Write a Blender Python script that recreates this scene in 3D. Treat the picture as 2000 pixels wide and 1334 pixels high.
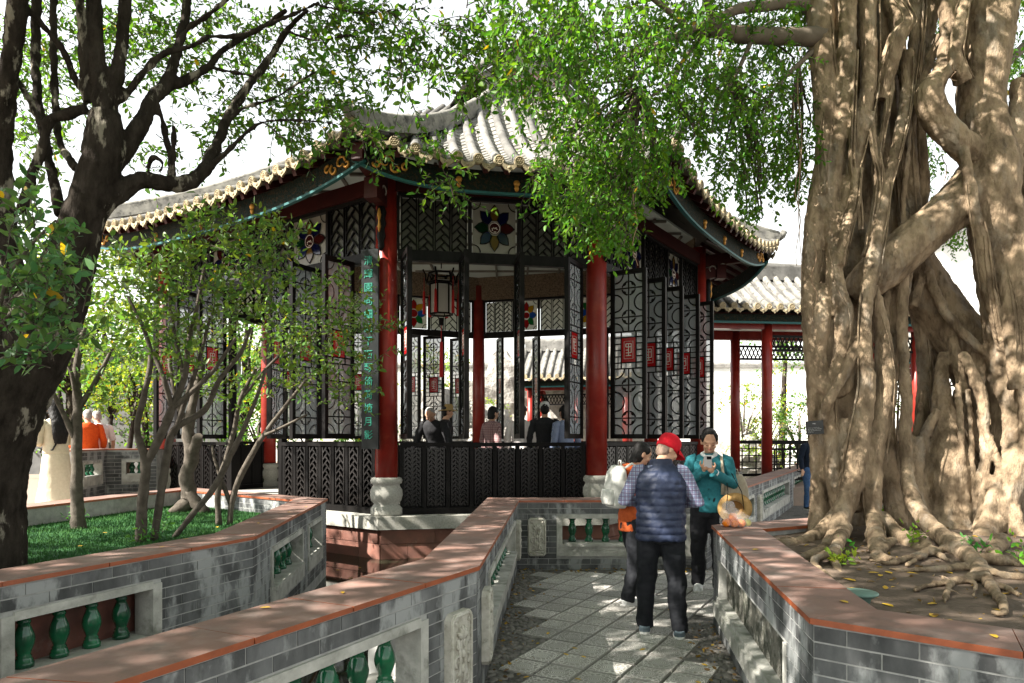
import bpy, bmesh, math, random
import numpy as np
from mathutils import Vector, Matrix, noise

for o in list(bpy.data.objects):
    bpy.data.objects.remove(o, do_unlink=True)
scene = bpy.context.scene
COL = scene.collection
R = math.radians
rnd = random.Random(7)

# ---------------------------------------------------------------- camera, sky, sun, exposure
FPX, EYE, CX, HY = 1333.0, 1.65, 1000.0, 858.0
cam_d = bpy.data.cameras.new('camera'); cam = bpy.data.objects.new('camera', cam_d); COL.objects.link(cam)
cam.location = (0, 0, EYE); cam.rotation_euler = (R(90), 0, 0)
cam_d.sensor_width = 36; cam_d.lens = 24.0; cam_d.shift_y = 0.0955
cam_d.clip_start = 0.05; cam_d.clip_end = 900
scene.camera = cam

SUN_DIR = Vector((-0.69, -0.30, 0.66)).normalized()      # towards the sun
sun_el = math.asin(SUN_DIR.z)
sun_az = math.atan2(SUN_DIR.x, SUN_DIR.y)
world = bpy.data.worlds.new('World'); scene.world = world; world.use_nodes = True
wn = world.node_tree.nodes; wl = world.node_tree.links
bg = wn['Background']
sky = wn.new('ShaderNodeTexSky'); sky.sky_type = 'NISHITA'; sky.sun_disc = False
sky.sun_elevation = sun_el; sky.sun_rotation = sun_az
sky.air_density = 2.2; sky.dust_density = 0.3; sky.ozone_density = 1.0
shs = wn.new('ShaderNodeHueSaturation'); shs.inputs['Saturation'].default_value = .15   # thin white haze
wl.new(sky.outputs['Color'], shs.inputs['Color']); wl.new(shs.outputs['Color'], bg.inputs['Color']); bg.inputs['Strength'].default_value = 0.075
sun_d = bpy.data.lights.new('sun', 'SUN'); sun_d.energy = 5.0; sun_d.angle = R(0.53); sun_d.color = (1.0, 0.945, 0.86)
sun = bpy.data.objects.new('sun', sun_d); COL.objects.link(sun); sun.location = (-20, -15, 25)
sun.rotation_euler = (-SUN_DIR).to_track_quat('-Z', 'Y').to_euler()
vs = scene.view_settings
vs.view_transform = 'Standard'; vs.look = 'None'; vs.gamma = 1.0; vs.use_curve_mapping = False; vs.exposure = 2.2
scene.render.engine = 'CYCLES'
cy = scene.cycles
cy.use_denoising = True; cy.max_bounces = 7; cy.diffuse_bounces = 4; cy.glossy_bounces = 3
cy.transmission_bounces = 5; cy.transparent_max_bounces = 10; cy.sample_clamp_indirect = 6.0
cy.caustics_reflective = False; cy.caustics_refractive = False

# ---------------------------------------------------------------- helpers
def at(px, py, d):
    return Vector(((px-CX)*d/FPX, d, EYE-(py-HY)*d/FPX))
def gp(px, py, z=0.0):
    d = FPX*(EYE-z)/(py-HY)
    return Vector(((px-CX)*d/FPX, d, z))
def V2(v): return Vector((v[0], v[1]))
def V3(v, z): return Vector((v[0], v[1], z))

class MB:
    def __init__(s): s.v = []; s.f = []; s.m = []; s.sm = []
    def add(s, vs_, fs, mi=0, smooth=False):
        b = len(s.v); s.v += [tuple(p) for p in vs_]
        for f in fs:
            s.f.append(tuple(i+b for i in f)); s.m.append(mi); s.sm.append(smooth)
    def box(s, c, size, rz=0.0, mi=0, mat=None):
        x, y, z = size[0]/2, size[1]/2, size[2]/2
        M = mat if mat is not None else Matrix.Rotation(rz, 3, 'Z')
        c = Vector(c)
        P = [c + M @ Vector((a*x, b*y, e*z)) for e in (-1, 1) for a, b in ((-1,-1),(1,-1),(1,1),(-1,1))]
        s.add(P, [(3,2,1,0),(4,5,6,7),(0,1,5,4),(1,2,6,5),(2,3,7,6),(3,0,4,7)], mi)
    def bar(s, p0, p1, w, h, up=(0,0,1), mi=0):
        p0 = Vector(p0); p1 = Vector(p1); t = p1-p0; L = t.length
        if L < 1e-6: return
        t /= L; up = Vector(up)
        x = t.cross(up)
        if x.length < 1e-5: x = t.cross(Vector((0,1,0)))
        x.normalize(); u = x.cross(t)
        M = Matrix((x, t, u)).transposed()
        s.box((p0+p1)/2, (w, L, h), mat=M, mi=mi)
    def prism(s, poly, z0, z1, mi=0, mi_top=None):
        n = len(poly)
        a = sum(poly[i][0]*poly[(i+1)%n][1]-poly[(i+1)%n][0]*poly[i][1] for i in range(n))
        if a < 0: poly = poly[::-1]
        P = [(p[0], p[1], z0) for p in poly]+[(p[0], p[1], z1) for p in poly]
        b = len(s.v)
        s.add(P, [tuple(range(n-1, -1, -1))]+[(i, (i+1)%n, n+(i+1)%n, n+i) for i in range(n)], mi)
        s.f.append(tuple(range(b+n, b+2*n))); s.m.append(mi if mi_top is None else mi_top); s.sm.append(False)
    def tube(s, pts, rad, n=8, cap=True, mi=0, smooth=True, sy=1.0):
        pts = [Vector(p) for p in pts]; k = len(pts)
        if not hasattr(rad, '__len__'): rad = [rad]*k
        b = len(s.v)
        up = None
        for i in range(k):
            t = (pts[min(i+1, k-1)]-pts[max(i-1, 0)])
            t = t.normalized() if t.length > 1e-9 else Vector((0,0,1))
            if up is None:
                up = Vector((0,1,0)) if abs(t.y) < .9 else Vector((1,0,0))
            x = t.cross(up)
            if x.length < 1e-4: x = t.orthogonal()
            x.normalize(); up = x.cross(t).normalized()
            for j in range(n):
                a = 2*math.pi*j/n
                s.v.append(tuple(pts[i]+x*math.cos(a)*rad[i]+up*math.sin(a)*rad[i]*sy))
        for i in range(k-1):
            for j in range(n):
                s.f.append((b+i*n+j, b+i*n+(j+1)%n, b+(i+1)*n+(j+1)%n, b+(i+1)*n+j)); s.m.append(mi); s.sm.append(smooth)
        if cap:
            s.f.append(tuple(b+j for j in range(n-1,-1,-1))); s.m.append(mi); s.sm.append(False)
            s.f.append(tuple(b+(k-1)*n+j for j in range(n))); s.m.append(mi); s.sm.append(False)
    def loft(s, rings, n=16, mi=0, smooth=True, power=2.0):
        # rings: (center, rx, ry[, yaw[, tilt]]) horizontal ellipses, bottom to top
        b = len(s.v); k = len(rings)
        for r in rings:
            c = Vector(r[0]); yaw = r[3] if len(r) > 3 else 0; tl = r[4] if len(r) > 4 else 0
            M = Matrix.Rotation(yaw, 3, 'Z') @ Matrix.Rotation(tl, 3, 'X')
            for j in range(n):
                a = 2*math.pi*j/n; ca, sa = math.cos(a), math.sin(a)
                e = 2.0/power
                s.v.append(tuple(c+M @ Vector((math.copysign(abs(ca)**e, ca)*r[1], math.copysign(abs(sa)**e, sa)*r[2], 0))))
        for i in range(k-1):
            for j in range(n):
                s.f.append((b+i*n+j, b+i*n+(j+1)%n, b+(i+1)*n+(j+1)%n, b+(i+1)*n+j)); s.m.append(mi); s.sm.append(smooth)
        s.f.append(tuple(b+j for j in range(n-1,-1,-1))); s.m.append(mi); s.sm.append(False)
        s.f.append(tuple(b+(k-1)*n+j for j in range(n))); s.m.append(mi); s.sm.append(False)
    def lathe(s, prof, n=16, c=(0,0,0), mi=0, smooth=True):
        s.loft([((c[0], c[1], c[2]+z), r, r) for r, z in prof], n, mi, smooth)
    def ball(s, c, r, n=10, mi=0, M=None):
        c = Vector(c); r = (r, r, r) if not hasattr(r, '__len__') else r
        k = max(4, n//2+1); b = len(s.v)
        for i in range(1, k):
            ph = math.pi*i/k
            for j in range(n):
                a = 2*math.pi*j/n
                p = Vector((r[0]*math.sin(ph)*math.cos(a), r[1]*math.sin(ph)*math.sin(a), -r[2]*math.cos(ph)))
                s.v.append(tuple(c+(M @ p if M else p)))
        lo = len(s.v); s.v.append(tuple(c+((M @ Vector((0,0,-r[2]))) if M else Vector((0,0,-r[2])))))
        s.v.append(tuple(c+((M @ Vector((0,0,r[2]))) if M else Vector((0,0,r[2])))))
        for i in range(k-2):
            for j in range(n):
                s.f.append((b+i*n+j, b+i*n+(j+1)%n, b+(i+1)*n+(j+1)%n, b+(i+1)*n+j)); s.m.append(mi); s.sm.append(True)
        for j in range(n):
            s.f.append((lo, b+(j+1)%n, b+j)); s.m.append(mi); s.sm.append(True)
            q = b+(k-2)*n
            s.f.append((lo+1, q+j, q+(j+1)%n)); s.m.append(mi); s.sm.append(True)
    def mesh(s, name, mats, org=(0,0,0)):
        me = bpy.data.meshes.new(name)
        o = Vector(org)
        me.from_pydata([tuple(Vector(p)-o) for p in s.v] if o.length else s.v, [], s.f)
        mats = mats if isinstance(mats, (list, tuple)) else [mats]
        for m in mats: me.materials.append(m)
        me.polygons.foreach_set('material_index', s.m)
        me.polygons.foreach_set('use_smooth', s.sm)
        me.update()
        return me
    def build(s, name, mats, parent=None, org=None):
        if org is None: org = ORG.get(parent.name, Vector()) if parent else Vector()
        o = bpy.data.objects.new(name, s.mesh(name, mats, org)); COL.objects.link(o)
        if parent: o.parent = parent
        ORG[o.name] = Vector(org)
        return o
ORG = {}

def put(name, me, loc=(0,0,0), parent=None, rz=0.0, scale=None, M=None):
    """link a shared mesh; loc is in world space unless the parent was rotated"""
    o = bpy.data.objects.new(name, me); COL.objects.link(o)
    org = ORG.get(parent.name, Vector()) if parent else Vector()
    if parent: o.parent = parent
    l = Vector(loc)-org
    if M is not None:
        o.matrix_local = Matrix.Translation(l) @ M.to_4x4()
    else:
        o.location = l; o.rotation_euler = (0, 0, rz)
    if scale is not None: o.scale = scale
    ORG[o.name] = Vector(loc)
    return o
def tag(o, label, cat, group=None, kind=None):
    o['label'] = label; o['category'] = cat
    if group: o['group'] = group
    if kind: o['kind'] = kind
    return o
def struct(o): o['kind'] = 'structure'; return o
def thing(name, label, cat, loc=(0,0,0), group=None, rz=0.0):
    o = bpy.data.objects.new(name, None); COL.objects.link(o)
    o.location = loc; o.rotation_euler = (0,0,rz); o.empty_display_size = .2
    ORG[o.name] = Vector(loc)
    return tag(o, label, cat, group, 'thing')
def copy_tree(o, parent=None):
    c = o.copy(); COL.objects.link(c)
    if parent: c.parent = parent
    for ch in list(o.children): copy_tree(ch, c)
    return c
def mods(o, voxel=None, smooth=0, disp=0.0, dscale=.2, fac=.5):
    if voxel:
        m = o.modifiers.new('remesh', 'REMESH'); m.mode = 'VOXEL'; m.voxel_size = voxel; m.use_smooth_shade = True
    if disp:
        t = bpy.data.textures.new('folds', 'CLOUDS'); t.noise_scale = dscale; t.noise_depth = 2
        m = o.modifiers.new('displace', 'DISPLACE'); m.texture = t; m.strength = disp; m.mid_level = .5; m.texture_coords = 'LOCAL'
    if smooth:
        m = o.modifiers.new('smooth', 'SMOOTH'); m.factor = fac; m.iterations = smooth
    return o

# ---------------------------------------------------------------- materials
MATS = {}
def mat(name, col, rough=.6, col2=None, nscale=4.0, lo=.35, hi=.65, bump=0.0, bscale=20.0, spec=.2, metal=0.0, rand=0.0,
        stain=None, sscale=1.5, slo=.55, shi=.7, samt=1.0, coords='pos', stretch=None, coat=0.0, bdist=.01, detail=6, voro=False, stain2=None):
    if name in MATS: return MATS[name]
    m = bpy.data.materials.new(name); m.use_nodes = True; nt = m.node_tree; N = nt.nodes; L = nt.links
    b = N['Principled BSDF']
    b.inputs['Roughness'].default_value = rough; b.inputs['Metallic'].default_value = metal
    b.inputs['Specular IOR Level'].default_value = spec
    if coat: b.inputs['Coat Weight'].default_value = coat; b.inputs['Coat Roughness'].default_value = .12
    if coords == 'pos':
        g = N.new('ShaderNodeNewGeometry'); src = g.outputs['Position']
    else:
        g = N.new('ShaderNodeTexCoord'); src = g.outputs['Object']
    if stretch:
        mp = N.new('ShaderNodeMapping'); mp.inputs['Scale'].default_value = stretch
        L.new(src, mp.inputs['Vector']); src = mp.outputs['Vector']
    def nz(sc, det=detail):
        t = N.new('ShaderNodeTexNoise'); t.inputs['Scale'].default_value = sc; t.inputs['Detail'].default_value = det
        t.inputs['Roughness'].default_value = .62
        L.new(src, t.inputs['Vector']); return t.outputs['Fac']
    def ramp(v, a, c):
        r = N.new('ShaderNodeMapRange'); r.inputs['From Min'].default_value = a; r.inputs['From Max'].default_value = c
        L.new(v, r.inputs['Value']); return r.outputs['Result']
    def mix(f, c1, c2):
        x = N.new('ShaderNodeMix'); x.data_type = 'RGBA'
        if hasattr(f, 'node'): L.new(f, x.inputs['Factor'])
        else: x.inputs['Factor'].default_value = f
        for k, c in (('A', c1), ('B', c2)):
            i = [q for q in x.inputs if q.name == k and q.type == 'RGBA'][0]
            if hasattr(c, 'node'): L.new(c, i)
            else: i.default_value = (*c, 1)
        return [q for q in x.outputs if q.type == 'RGBA'][0]
    cur = col
    if col2 is not None:
        cur = mix(ramp(nz(nscale), lo, hi), col, col2)
    if rand:
        oi = N.new('ShaderNodeObjectInfo')
        hsv = N.new('ShaderNodeHueSaturation')
        r = N.new('ShaderNodeMapRange'); r.inputs['To Min'].default_value = 1-rand; r.inputs['To Max'].default_value = 1+rand
        L.new(oi.outputs['Random'], r.inputs['Value']); L.new(r.outputs['Result'], hsv.inputs['Value'])
        if hasattr(cur, 'node'): L.new(cur, hsv.inputs['Color'])
        else: hsv.inputs['Color'].default_value = (*cur, 1)
        cur = hsv.outputs['Color']
    if stain is not None:
        f = ramp(nz(sscale, 8), slo, shi)
        if samt != 1.0:
            mm = N.new('ShaderNodeMath'); mm.operation = 'MULTIPLY'; mm.inputs[1].default_value = samt
            L.new(f, mm.inputs[0]); f = mm.outputs[0]
        cur = mix(f, cur, stain)
    if stain2 is not None:
        c2_, sc2, l2, h2, a2 = stain2; f = ramp(nz(sc2, 8), l2, h2)
        mm = N.new('ShaderNodeMath'); mm.operation = 'MULTIPLY'; mm.inputs[1].default_value = a2; L.new(f, mm.inputs[0])
        cur = mix(mm.outputs[0], cur, c2_)
    if hasattr(cur, 'node'): L.new(cur, b.inputs['Base Color'])
    else: b.inputs['Base Color'].default_value = (*cur, 1)
    if bump:
        bp = N.new('ShaderNodeBump'); bp.inputs['Strength'].default_value = bump; bp.inputs['Distance'].default_value = bdist
        if voro:
            t = N.new('ShaderNodeTexVoronoi'); t.inputs['Scale'].default_value = bscale; L.new(src, t.inputs['Vector'])
            L.new(t.outputs['Distance'], bp.inputs['Height'])
        else:
            L.new(nz(bscale, 8), bp.inputs['Height'])
        L.new(bp.outputs['Normal'], b.inputs['Normal'])
    MATS[name] = m
    return m

def glass_mat(name, col, trans=.5, rough=.1, translucent=.0, var=None):
    m = bpy.data.materials.new(name); m.use_nodes = True; nt = m.node_tree; N = nt.nodes; L = nt.links
    b = N['Principled BSDF']; b.inputs['Base Color'].default_value = (*col, 1); b.inputs['Roughness'].default_value = rough
    out = N['Material Output']
    cur = b.outputs[0]
    if translucent:
        t = N.new('ShaderNodeBsdfTranslucent'); t.inputs['Color'].default_value = (*col, 1)
        x = N.new('ShaderNodeMixShader'); x.inputs[0].default_value = translucent
        L.new(cur, x.inputs[1]); L.new(t.outputs[0], x.inputs[2]); cur = x.outputs[0]
    if trans:
        t = N.new('ShaderNodeBsdfTransparent'); t.inputs['Color'].default_value = (*(min(1, c*1.0+.0) for c in (col if translucent else (1,1,1))), 1)
        x = N.new('ShaderNodeMixShader'); x.inputs[0].default_value = trans
        L.new(cur, x.inputs[1]); L.new(t.outputs[0], x.inputs[2]); cur = x.outputs[0]
    L.new(cur, out.inputs['Surface'])
    return m

def leaf_mat(name, trans=.42, rough=.42, gain=1.5):
    m = bpy.data.materials.new(name); m.use_nodes = True; nt = m.node_tree; N = nt.nodes; L = nt.links
    b = N['Principled BSDF']; b.inputs['Roughness'].default_value = rough; b.inputs['Specular IOR Level'].default_value = .22
    a = N.new('ShaderNodeAttribute'); a.attribute_name = 'leafcol'
    L.new(a.outputs['Color'], b.inputs['Base Color'])
    mu = N.new('ShaderNodeMix'); mu.data_type = 'RGBA'; mu.blend_type = 'MULTIPLY'; mu.inputs['Factor'].default_value = 1
    A = [q for q in mu.inputs if q.name == 'A' and q.type == 'RGBA'][0]; B = [q for q in mu.inputs if q.name == 'B' and q.type == 'RGBA'][0]
    L.new(a.outputs['Color'], A); B.default_value = (gain*1.35, gain*1.25, gain*.5, 1)
    t = N.new('ShaderNodeBsdfTranslucent'); L.new([q for q in mu.outputs if q.type == 'RGBA'][0], t.inputs['Color'])
    x = N.new('ShaderNodeMixShader'); x.inputs[0].default_value = trans
    L.new(b.outputs[0], x.inputs[1]); L.new(t.outputs[0], x.inputs[2]); L.new(x.outputs[0], N['Material Output'].inputs['Surface'])
    return m

brick_m = mat('grey_brick', (.065,.067,.068), .75, col2=(.14,.143,.143), nscale=5, rand=.3, stain=(.31,.32,.315), sscale=3.4, slo=.50, shi=.58, samt=.85, bump=.25, bscale=60, bdist=.004, stretch=(1.2,1.2,.55), stain2=((.03,.032,.028),6,.58,.7,.6))
mortar_m = mat('mortar', (.4,.4,.38), .9, col2=(.26,.26,.25), nscale=9, bump=.4, bscale=80, bdist=.004)
plaster_m = mat('weathered_plaster', (.5,.49,.45), .88, col2=(.28,.28,.25), nscale=5, stain=(.06,.07,.045), sscale=4.5, slo=.57, shi=.78, bump=.6, bscale=30, bdist=.012)
plaque_m = mat('carved_plaster', (.55,.53,.47), .8, col2=(.38,.36,.3), nscale=14, stain=(.1,.1,.07), sscale=22, slo=.55, shi=.75, samt=.7, bump=.4, bscale=60, bdist=.006)
redplaster_m = mat('red_plaster', (.24,.1,.075), .85, col2=(.15,.08,.065), nscale=5, stain=(.3,.25,.22), sscale=9, slo=.6, shi=.8, samt=.6, bump=.3, bscale=40)
cap_m = mat('terracotta_slab', (.22,.13,.103), .62, col2=(.17,.108,.09), nscale=2.2, rand=.12, stain=(.29,.23,.205), sscale=3.5, slo=.5, shi=.72, samt=.65, bump=.3, bscale=50, bdist=.005, stain2=((.075,.065,.055),5.5,.56,.74,.7))
capedge_m = mat('terracotta_edge', (.3,.075,.025), .4, col2=(.22,.055,.02), nscale=12, spec=.5)
glaze_m = mat('green_glaze', (.008,.11,.045), .13, col2=(.012,.055,.03), nscale=9, rand=.3, stain=(.16,.2,.15), sscale=26, slo=.66, shi=.8, samt=.6, coat=.6, bump=.12, bscale=40, bdist=.004)
moss_m = mat('mossy_relief', (.2,.19,.16), .95, col2=(.055,.06,.045), nscale=7, lo=.42, hi=.58, stain=(.38,.37,.33), sscale=13, slo=.55, shi=.68, bump=1.0, bscale=16, bdist=.05)
granite_m = mat('granite', (.36,.35,.31), .8, col2=(.25,.245,.22), nscale=40, stain=(.2,.19,.14), sscale=2.4, slo=.5, shi=.75, samt=.7, bump=.3, bscale=120, bdist=.004)
redstone_m = mat('red_sandstone', (.26,.115,.085), .85, col2=(.18,.09,.07), nscale=4, rand=.2, stain=(.36,.27,.22), sscale=6, slo=.6, shi=.75, samt=.6, bump=.35, bscale=50, bdist=.006)
lacquer_m = mat('red_lacquer', (.23,.018,.011), .34, col2=(.17,.014,.010), nscale=3, spec=.3, coat=.05, stain=(.30,.06,.035), sscale=5, slo=.5, shi=.75, samt=.5, stain2=((.1,.03,.022),16,.6,.75,.6), bump=.08, bscale=12)
beamred_m = mat('dark_red_beam', (.05,.008,.007), .5, spec=.25, col2=(.035,.007,.006), nscale=4)
black_m = mat('black_lacquered_wood', (.005,.0047,.0046), .42, col2=(.010,.009,.0085), nscale=7, spec=.07, stretch=(1,1,.15))
greywood_m = mat('weathered_black_wood', (.008,.0078,.0075), .5, spec=.08, col2=(.016,.015,.0145), nscale=14, stretch=(1,1,.2))
floorstone_m = mat('floor_brick', (.26,.19,.15), .75, col2=(.2,.16,.13), nscale=6, bump=.2, bscale=30)
tileold_m = mat('grey_roof_tile', (.185,.178,.165), .88, col2=(.095,.092,.085), nscale=2.2, rand=.22, stain=(.035,.034,.03), sscale=9, slo=.54, shi=.72, samt=.8, bump=.7, bscale=26, bdist=.012)
tilepale_m = mat('pale_lime_tile', (.27,.26,.235), .9, col2=(.14,.135,.122), nscale=3, stain=(.08,.075,.065), sscale=14, slo=.58, shi=.75, samt=.8, bump=.7, bscale=26, bdist=.012)
tileend_m = mat('tile_end', (.36,.29,.18), .8, col2=(.24,.2,.13), nscale=18, rand=.2, bump=.8, bscale=55, bdist=.01)
gold_m = mat('gold_paint', (.5,.25,.05), .4, col2=(.35,.16,.03), nscale=20, metal=.3)
teal_m = mat('teal_trim', (.02,.09,.09), .5)
fascia_m = mat('carved_fascia', (.006,.013,.010), .7, spec=.12, col2=(.03,.02,.009), nscale=26, lo=.5, hi=.6, bump=1.0, bscale=30, bdist=.02)
soffit_m = mat('soffit_board', (.2,.185,.16), .8, col2=(.13,.12,.105), nscale=3)
hip_m = mat('hip_ridge_tile', (.13,.125,.115), .9, col2=(.24,.23,.2), nscale=5, stain=(.04,.04,.036), sscale=8, slo=.5, shi=.7, bump=.6, bscale=20)
lowlat_m = mat('panel_lattice', (.008,.007,.0066), .28, spec=.3)
ceiling_m = mat('ceiling_panel', (.5,.55,.52), .6)
bamboo_m = mat('woven_bamboo', (.2,.15,.1), .7, col2=(.06,.045,.03), nscale=30, bump=.6, bscale=60)
white_m = mat('white_wall', (.72,.71,.68), .9, col2=(.62,.61,.58), nscale=1.2, bump=.1)
soil_m = mat('soil', (.135,.098,.072), .95, col2=(.085,.064,.048), nscale=2.2, stain=(.19,.15,.11), sscale=14, slo=.55, shi=.7, samt=.5, bump=.8, bscale=26, bdist=.02)
ground_m = mat('ground_paving', (.26,.245,.22), .9, col2=(.2,.19,.17), nscale=.8, bump=.4, bscale=9)
turf_m = mat('turf', (.02,.075,.02), .95, col2=(.012,.05,.016), nscale=3, bump=.6, bscale=160, bdist=.01)
pebble_m = mat('pebble_bed', (.09,.088,.08), .75, col2=(.15,.14,.125), nscale=12, bump=1.0, bscale=26, voro=True, bdist=.02, stain=(.05,.045,.04), sscale=2)
rock_m = mat('rockery_stone', (.42,.4,.36), .95, col2=(.22,.2,.18), nscale=3, bump=1.0, bscale=5, bdist=.1)
banyan_m = mat('banyan_bark', (.31,.23,.15), .85, col2=(.13,.093,.06), nscale=8, lo=.4, hi=.62, stain=(.33,.29,.235), sscale=5, slo=.52, shi=.68, samt=.55, bump=1.0, bscale=34, bdist=.03, stretch=(1,1,.42), spec=.1, stain2=((.045,.035,.025),13,.58,.72,.75))
bark_m = mat('dark_bark', (.016,.013,.0105), .95, col2=(.04,.033,.027), nscale=12, spec=.05, stain=(.26,.235,.19), sscale=6.5, slo=.57, shi=.62, samt=.8, bump=1.0, bscale=16, bdist=.04, stretch=(1,1,.35))
stem_m = mat('shrub_bark', (.055,.045,.035), .9, col2=(.1,.085,.068), nscale=14, bump=.7, bscale=40, bdist=.01)
twig_m = mat('twig', (.06,.047,.035), .9)
leaf_banyan = leaf_mat('banyan_leaf', .45, .4)
leaf_tree = leaf_mat('tree_leaf', .45, .4)
leaf_shrub = leaf_mat('shrub_leaf', .38, .38)
yellow_m = mat('yellow_leaf', (.62,.42,.03), .5, col2=(.5,.28,.03), nscale=40, rand=.2)
metal_green_m = mat('green_metal', (.12,.2,.17), .5, metal=.2)
frost_m = glass_mat('frosted_glass', (.62,.63,.58), trans=.12, rough=.35, translucent=.55)
clear_m = glass_mat('window_glass', (.36,.39,.41), trans=.5, rough=.15)  # pale blue-grey colour stands in for sky reflected in the panes
redglass_m = glass_mat('red_glass', (.5,.012,.015), trans=.0, rough=.2, translucent=.5)
STG_UNLIT = [glass_mat('stained_unlit_%s' % n, c, trans=.04, rough=.08, translucent=.15) for n, c in
       (('red', (.035,.007,.006)), ('green', (.004,.022,.008)), ('blue', (.006,.01,.05)), ('yellow', (.1,.055,.01)), ('amber', (.06,.026,.008)), ('navy', (.004,.005,.028)))]  # darker petal copies: the missing backlight is painted into the glass colour
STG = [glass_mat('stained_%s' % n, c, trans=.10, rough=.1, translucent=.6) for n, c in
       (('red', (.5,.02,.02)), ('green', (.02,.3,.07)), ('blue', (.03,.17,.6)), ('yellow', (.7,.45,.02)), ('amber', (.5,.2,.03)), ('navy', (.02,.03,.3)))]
# ---------------------------------------------------------------- ground, path, pond
m = MB(); m.add([(-400,-200,-.16),(400,-200,-.16),(400,700,-.16),(-400,700,-.16)], [(0,1,2,3)]); struct(m.build('ground', ground_m))
LP = [(.065,8.625),(-.218,4.155),(-1.284,2.156),(-2.6,-.312)]           # left parapet, path side
LI = [(-.30,9.0),(-.545,4.40),(-1.62,2.20),(-2.95,-.30)]                 # pond side
BP = [(.065,8.625),(2.46,8.64),(9.3,21.2),(11.5,21.8)]                    # back parapet, path side
BI = [(-.30,9.0),(2.27,9.0),(9.02,21.4),(9.2,22.2)]
path_poly = [(-.2,8.8),(-.4,4.3),(-1.45,2.15),(-2.8,-.3),(-2.8,-6),(16,-6),(16,21.5),(9.15,21.5),(2.38,8.8)]
m = MB(); m.prism(path_poly, -.4, 0); path = struct(m.build('path', pebble_m))

wm = bpy.data.materials.new('pond_water'); wm.use_nodes = True
b = wm.node_tree.nodes['Principled BSDF']; b.inputs['Base Color'].default_value = (.018,.02,.012,1); b.inputs['Roughness'].default_value = .04
tn = wm.node_tree.nodes.new('ShaderNodeTexNoise'); tn.inputs['Scale'].default_value = 3.0
bp_ = wm.node_tree.nodes.new('ShaderNodeBump'); bp_.inputs['Strength'].default_value = .12; bp_.inputs['Distance'].default_value = .03
wm.node_tree.links.new(tn.outputs['Fac'], bp_.inputs['Height']); wm.node_tree.links.new(bp_.outputs['Normal'], b.inputs['Normal'])
m = MB(); m.add([(-12,-2,-.12),(9.3,-2,-.12),(9.3,22,-.12),(-12,22,-.12)], [(0,1,2,3)]); struct(m.build('pond_water', wm))

terr = [(-2.62,9.05),(-2.75,10.05),(-7.9,13.6),(-7.9,40),(-60,40),(-60,-4),(-7.2,-4),(-6.0,6.2),(-5.35,10.95)]
m = MB(); m.prism(terr, -.4, .5); struct(m.build('terrace', floorstone_m))
m = MB(); m.prism([(-7.9,23.5),(60,23.5),(60,60),(-7.9,60)], -.4, .3); struct(m.build('courtyard', ground_m))
# -- carved floor tiles
TS, TA = .277, R(-29.5)
tx = Vector((math.cos(TA), math.sin(TA))); ty = Vector((-math.sin(TA), math.cos(TA)))
tm = bpy.data.materials.new('carved_floor_tile'); tm.use_nodes = True
N = tm.node_tree.nodes; L = tm.node_tree.links; pb = N['Principled BSDF']; pb.inputs['Roughness'].default_value = .8
tc = N.new('ShaderNodeTexCoord'); sx = N.new('ShaderNodeSeparateXYZ'); L.new(tc.outputs['Object'], sx.inputs[0])
def mth(op, a, bb=None, c=None):
    n = N.new('ShaderNodeMath'); n.operation = op
    for i, q in enumerate((a, bb, c)):
        if q is None: continue
        if hasattr(q, 'node'): L.new(q, n.inputs[i])
        else: n.inputs[i].default_value = q
    return n.outputs[0]
ax, ay = mth('ABSOLUTE', sx.outputs[0]), mth('ABSOLUTE', sx.outputs[1])
rr = mth('SQRT', mth('ADD', mth('MULTIPLY', ax, ax), mth('MULTIPLY', ay, ay)))
mx = mth('MAXIMUM', ax, ay)
ring = mth('GREATER_THAN', mth('SINE', mth('MULTIPLY', rr, 430.0)), .0)
inner = mth('LESS_THAN', rr, .062)
ring = mth('MULTIPLY', ring, inner)
outer = mth('MULTIPLY', mth('GREATER_THAN', rr, .112), mth('LESS_THAN', rr, .119))
vor = N.new('ShaderNodeTexVoronoi'); vor.feature = 'DISTANCE_TO_EDGE'; vor.inputs['Scale'].default_value = 34
L.new(tc.outputs['Object'], vor.inputs['Vector'])
swirl = mth('MULTIPLY', mth('LESS_THAN', vor.outputs['Distance'], .09), mth('GREATER_THAN', rr, .066))
swirl = mth('MULTIPLY', swirl, mth('LESS_THAN', mx, .125))
pat = mth('MAXIMUM', mth('MAXIMUM', ring, outer), swirl)
wear = N.new('ShaderNodeTexNoise'); wear.inputs['Scale'].default_value = 3.0; wear.inputs['Detail'].default_value = 6
gq = N.new('ShaderNodeNewGeometry'); L.new(gq.outputs['Position'], wear.inputs['Vector'])
wr = N.new('ShaderNodeMapRange'); wr.inputs['From Min'].default_value = .35; wr.inputs['From Max'].default_value = .7
wr.inputs['To Min'].default_value = .35; wr.inputs['To Max'].default_value = .95; L.new(wear.outputs['Fac'], wr.inputs[0])
pf = mth('MULTIPLY', pat, wr.outputs[0])
mxn = N.new('ShaderNodeMix'); mxn.data_type = 'RGBA'; L.new(pf, mxn.inputs['Factor'])
mxn.inputs[6].default_value = (.235,.223,.2,1); mxn.inputs[7].default_value = (.66,.635,.59,1)
hs = N.new('ShaderNodeHueSaturation'); oi = N.new('ShaderNodeObjectInfo')
mr = N.new('ShaderNodeMapRange'); mr.inputs['To Min'].default_value = .78; mr.inputs['To Max'].default_value = 1.2; L.new(oi.outputs['Random'], mr.inputs[0])
L.new(mr.outputs[0], hs.inputs['Value']); L.new(mxn.outputs[2], hs.inputs['Color']); L.new(hs.outputs[0], pb.inputs['Base Color'])
bpn = N.new('ShaderNodeBump'); bpn.inputs['Strength'].default_value = .5; bpn.inputs['Distance'].default_value = .004
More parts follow.
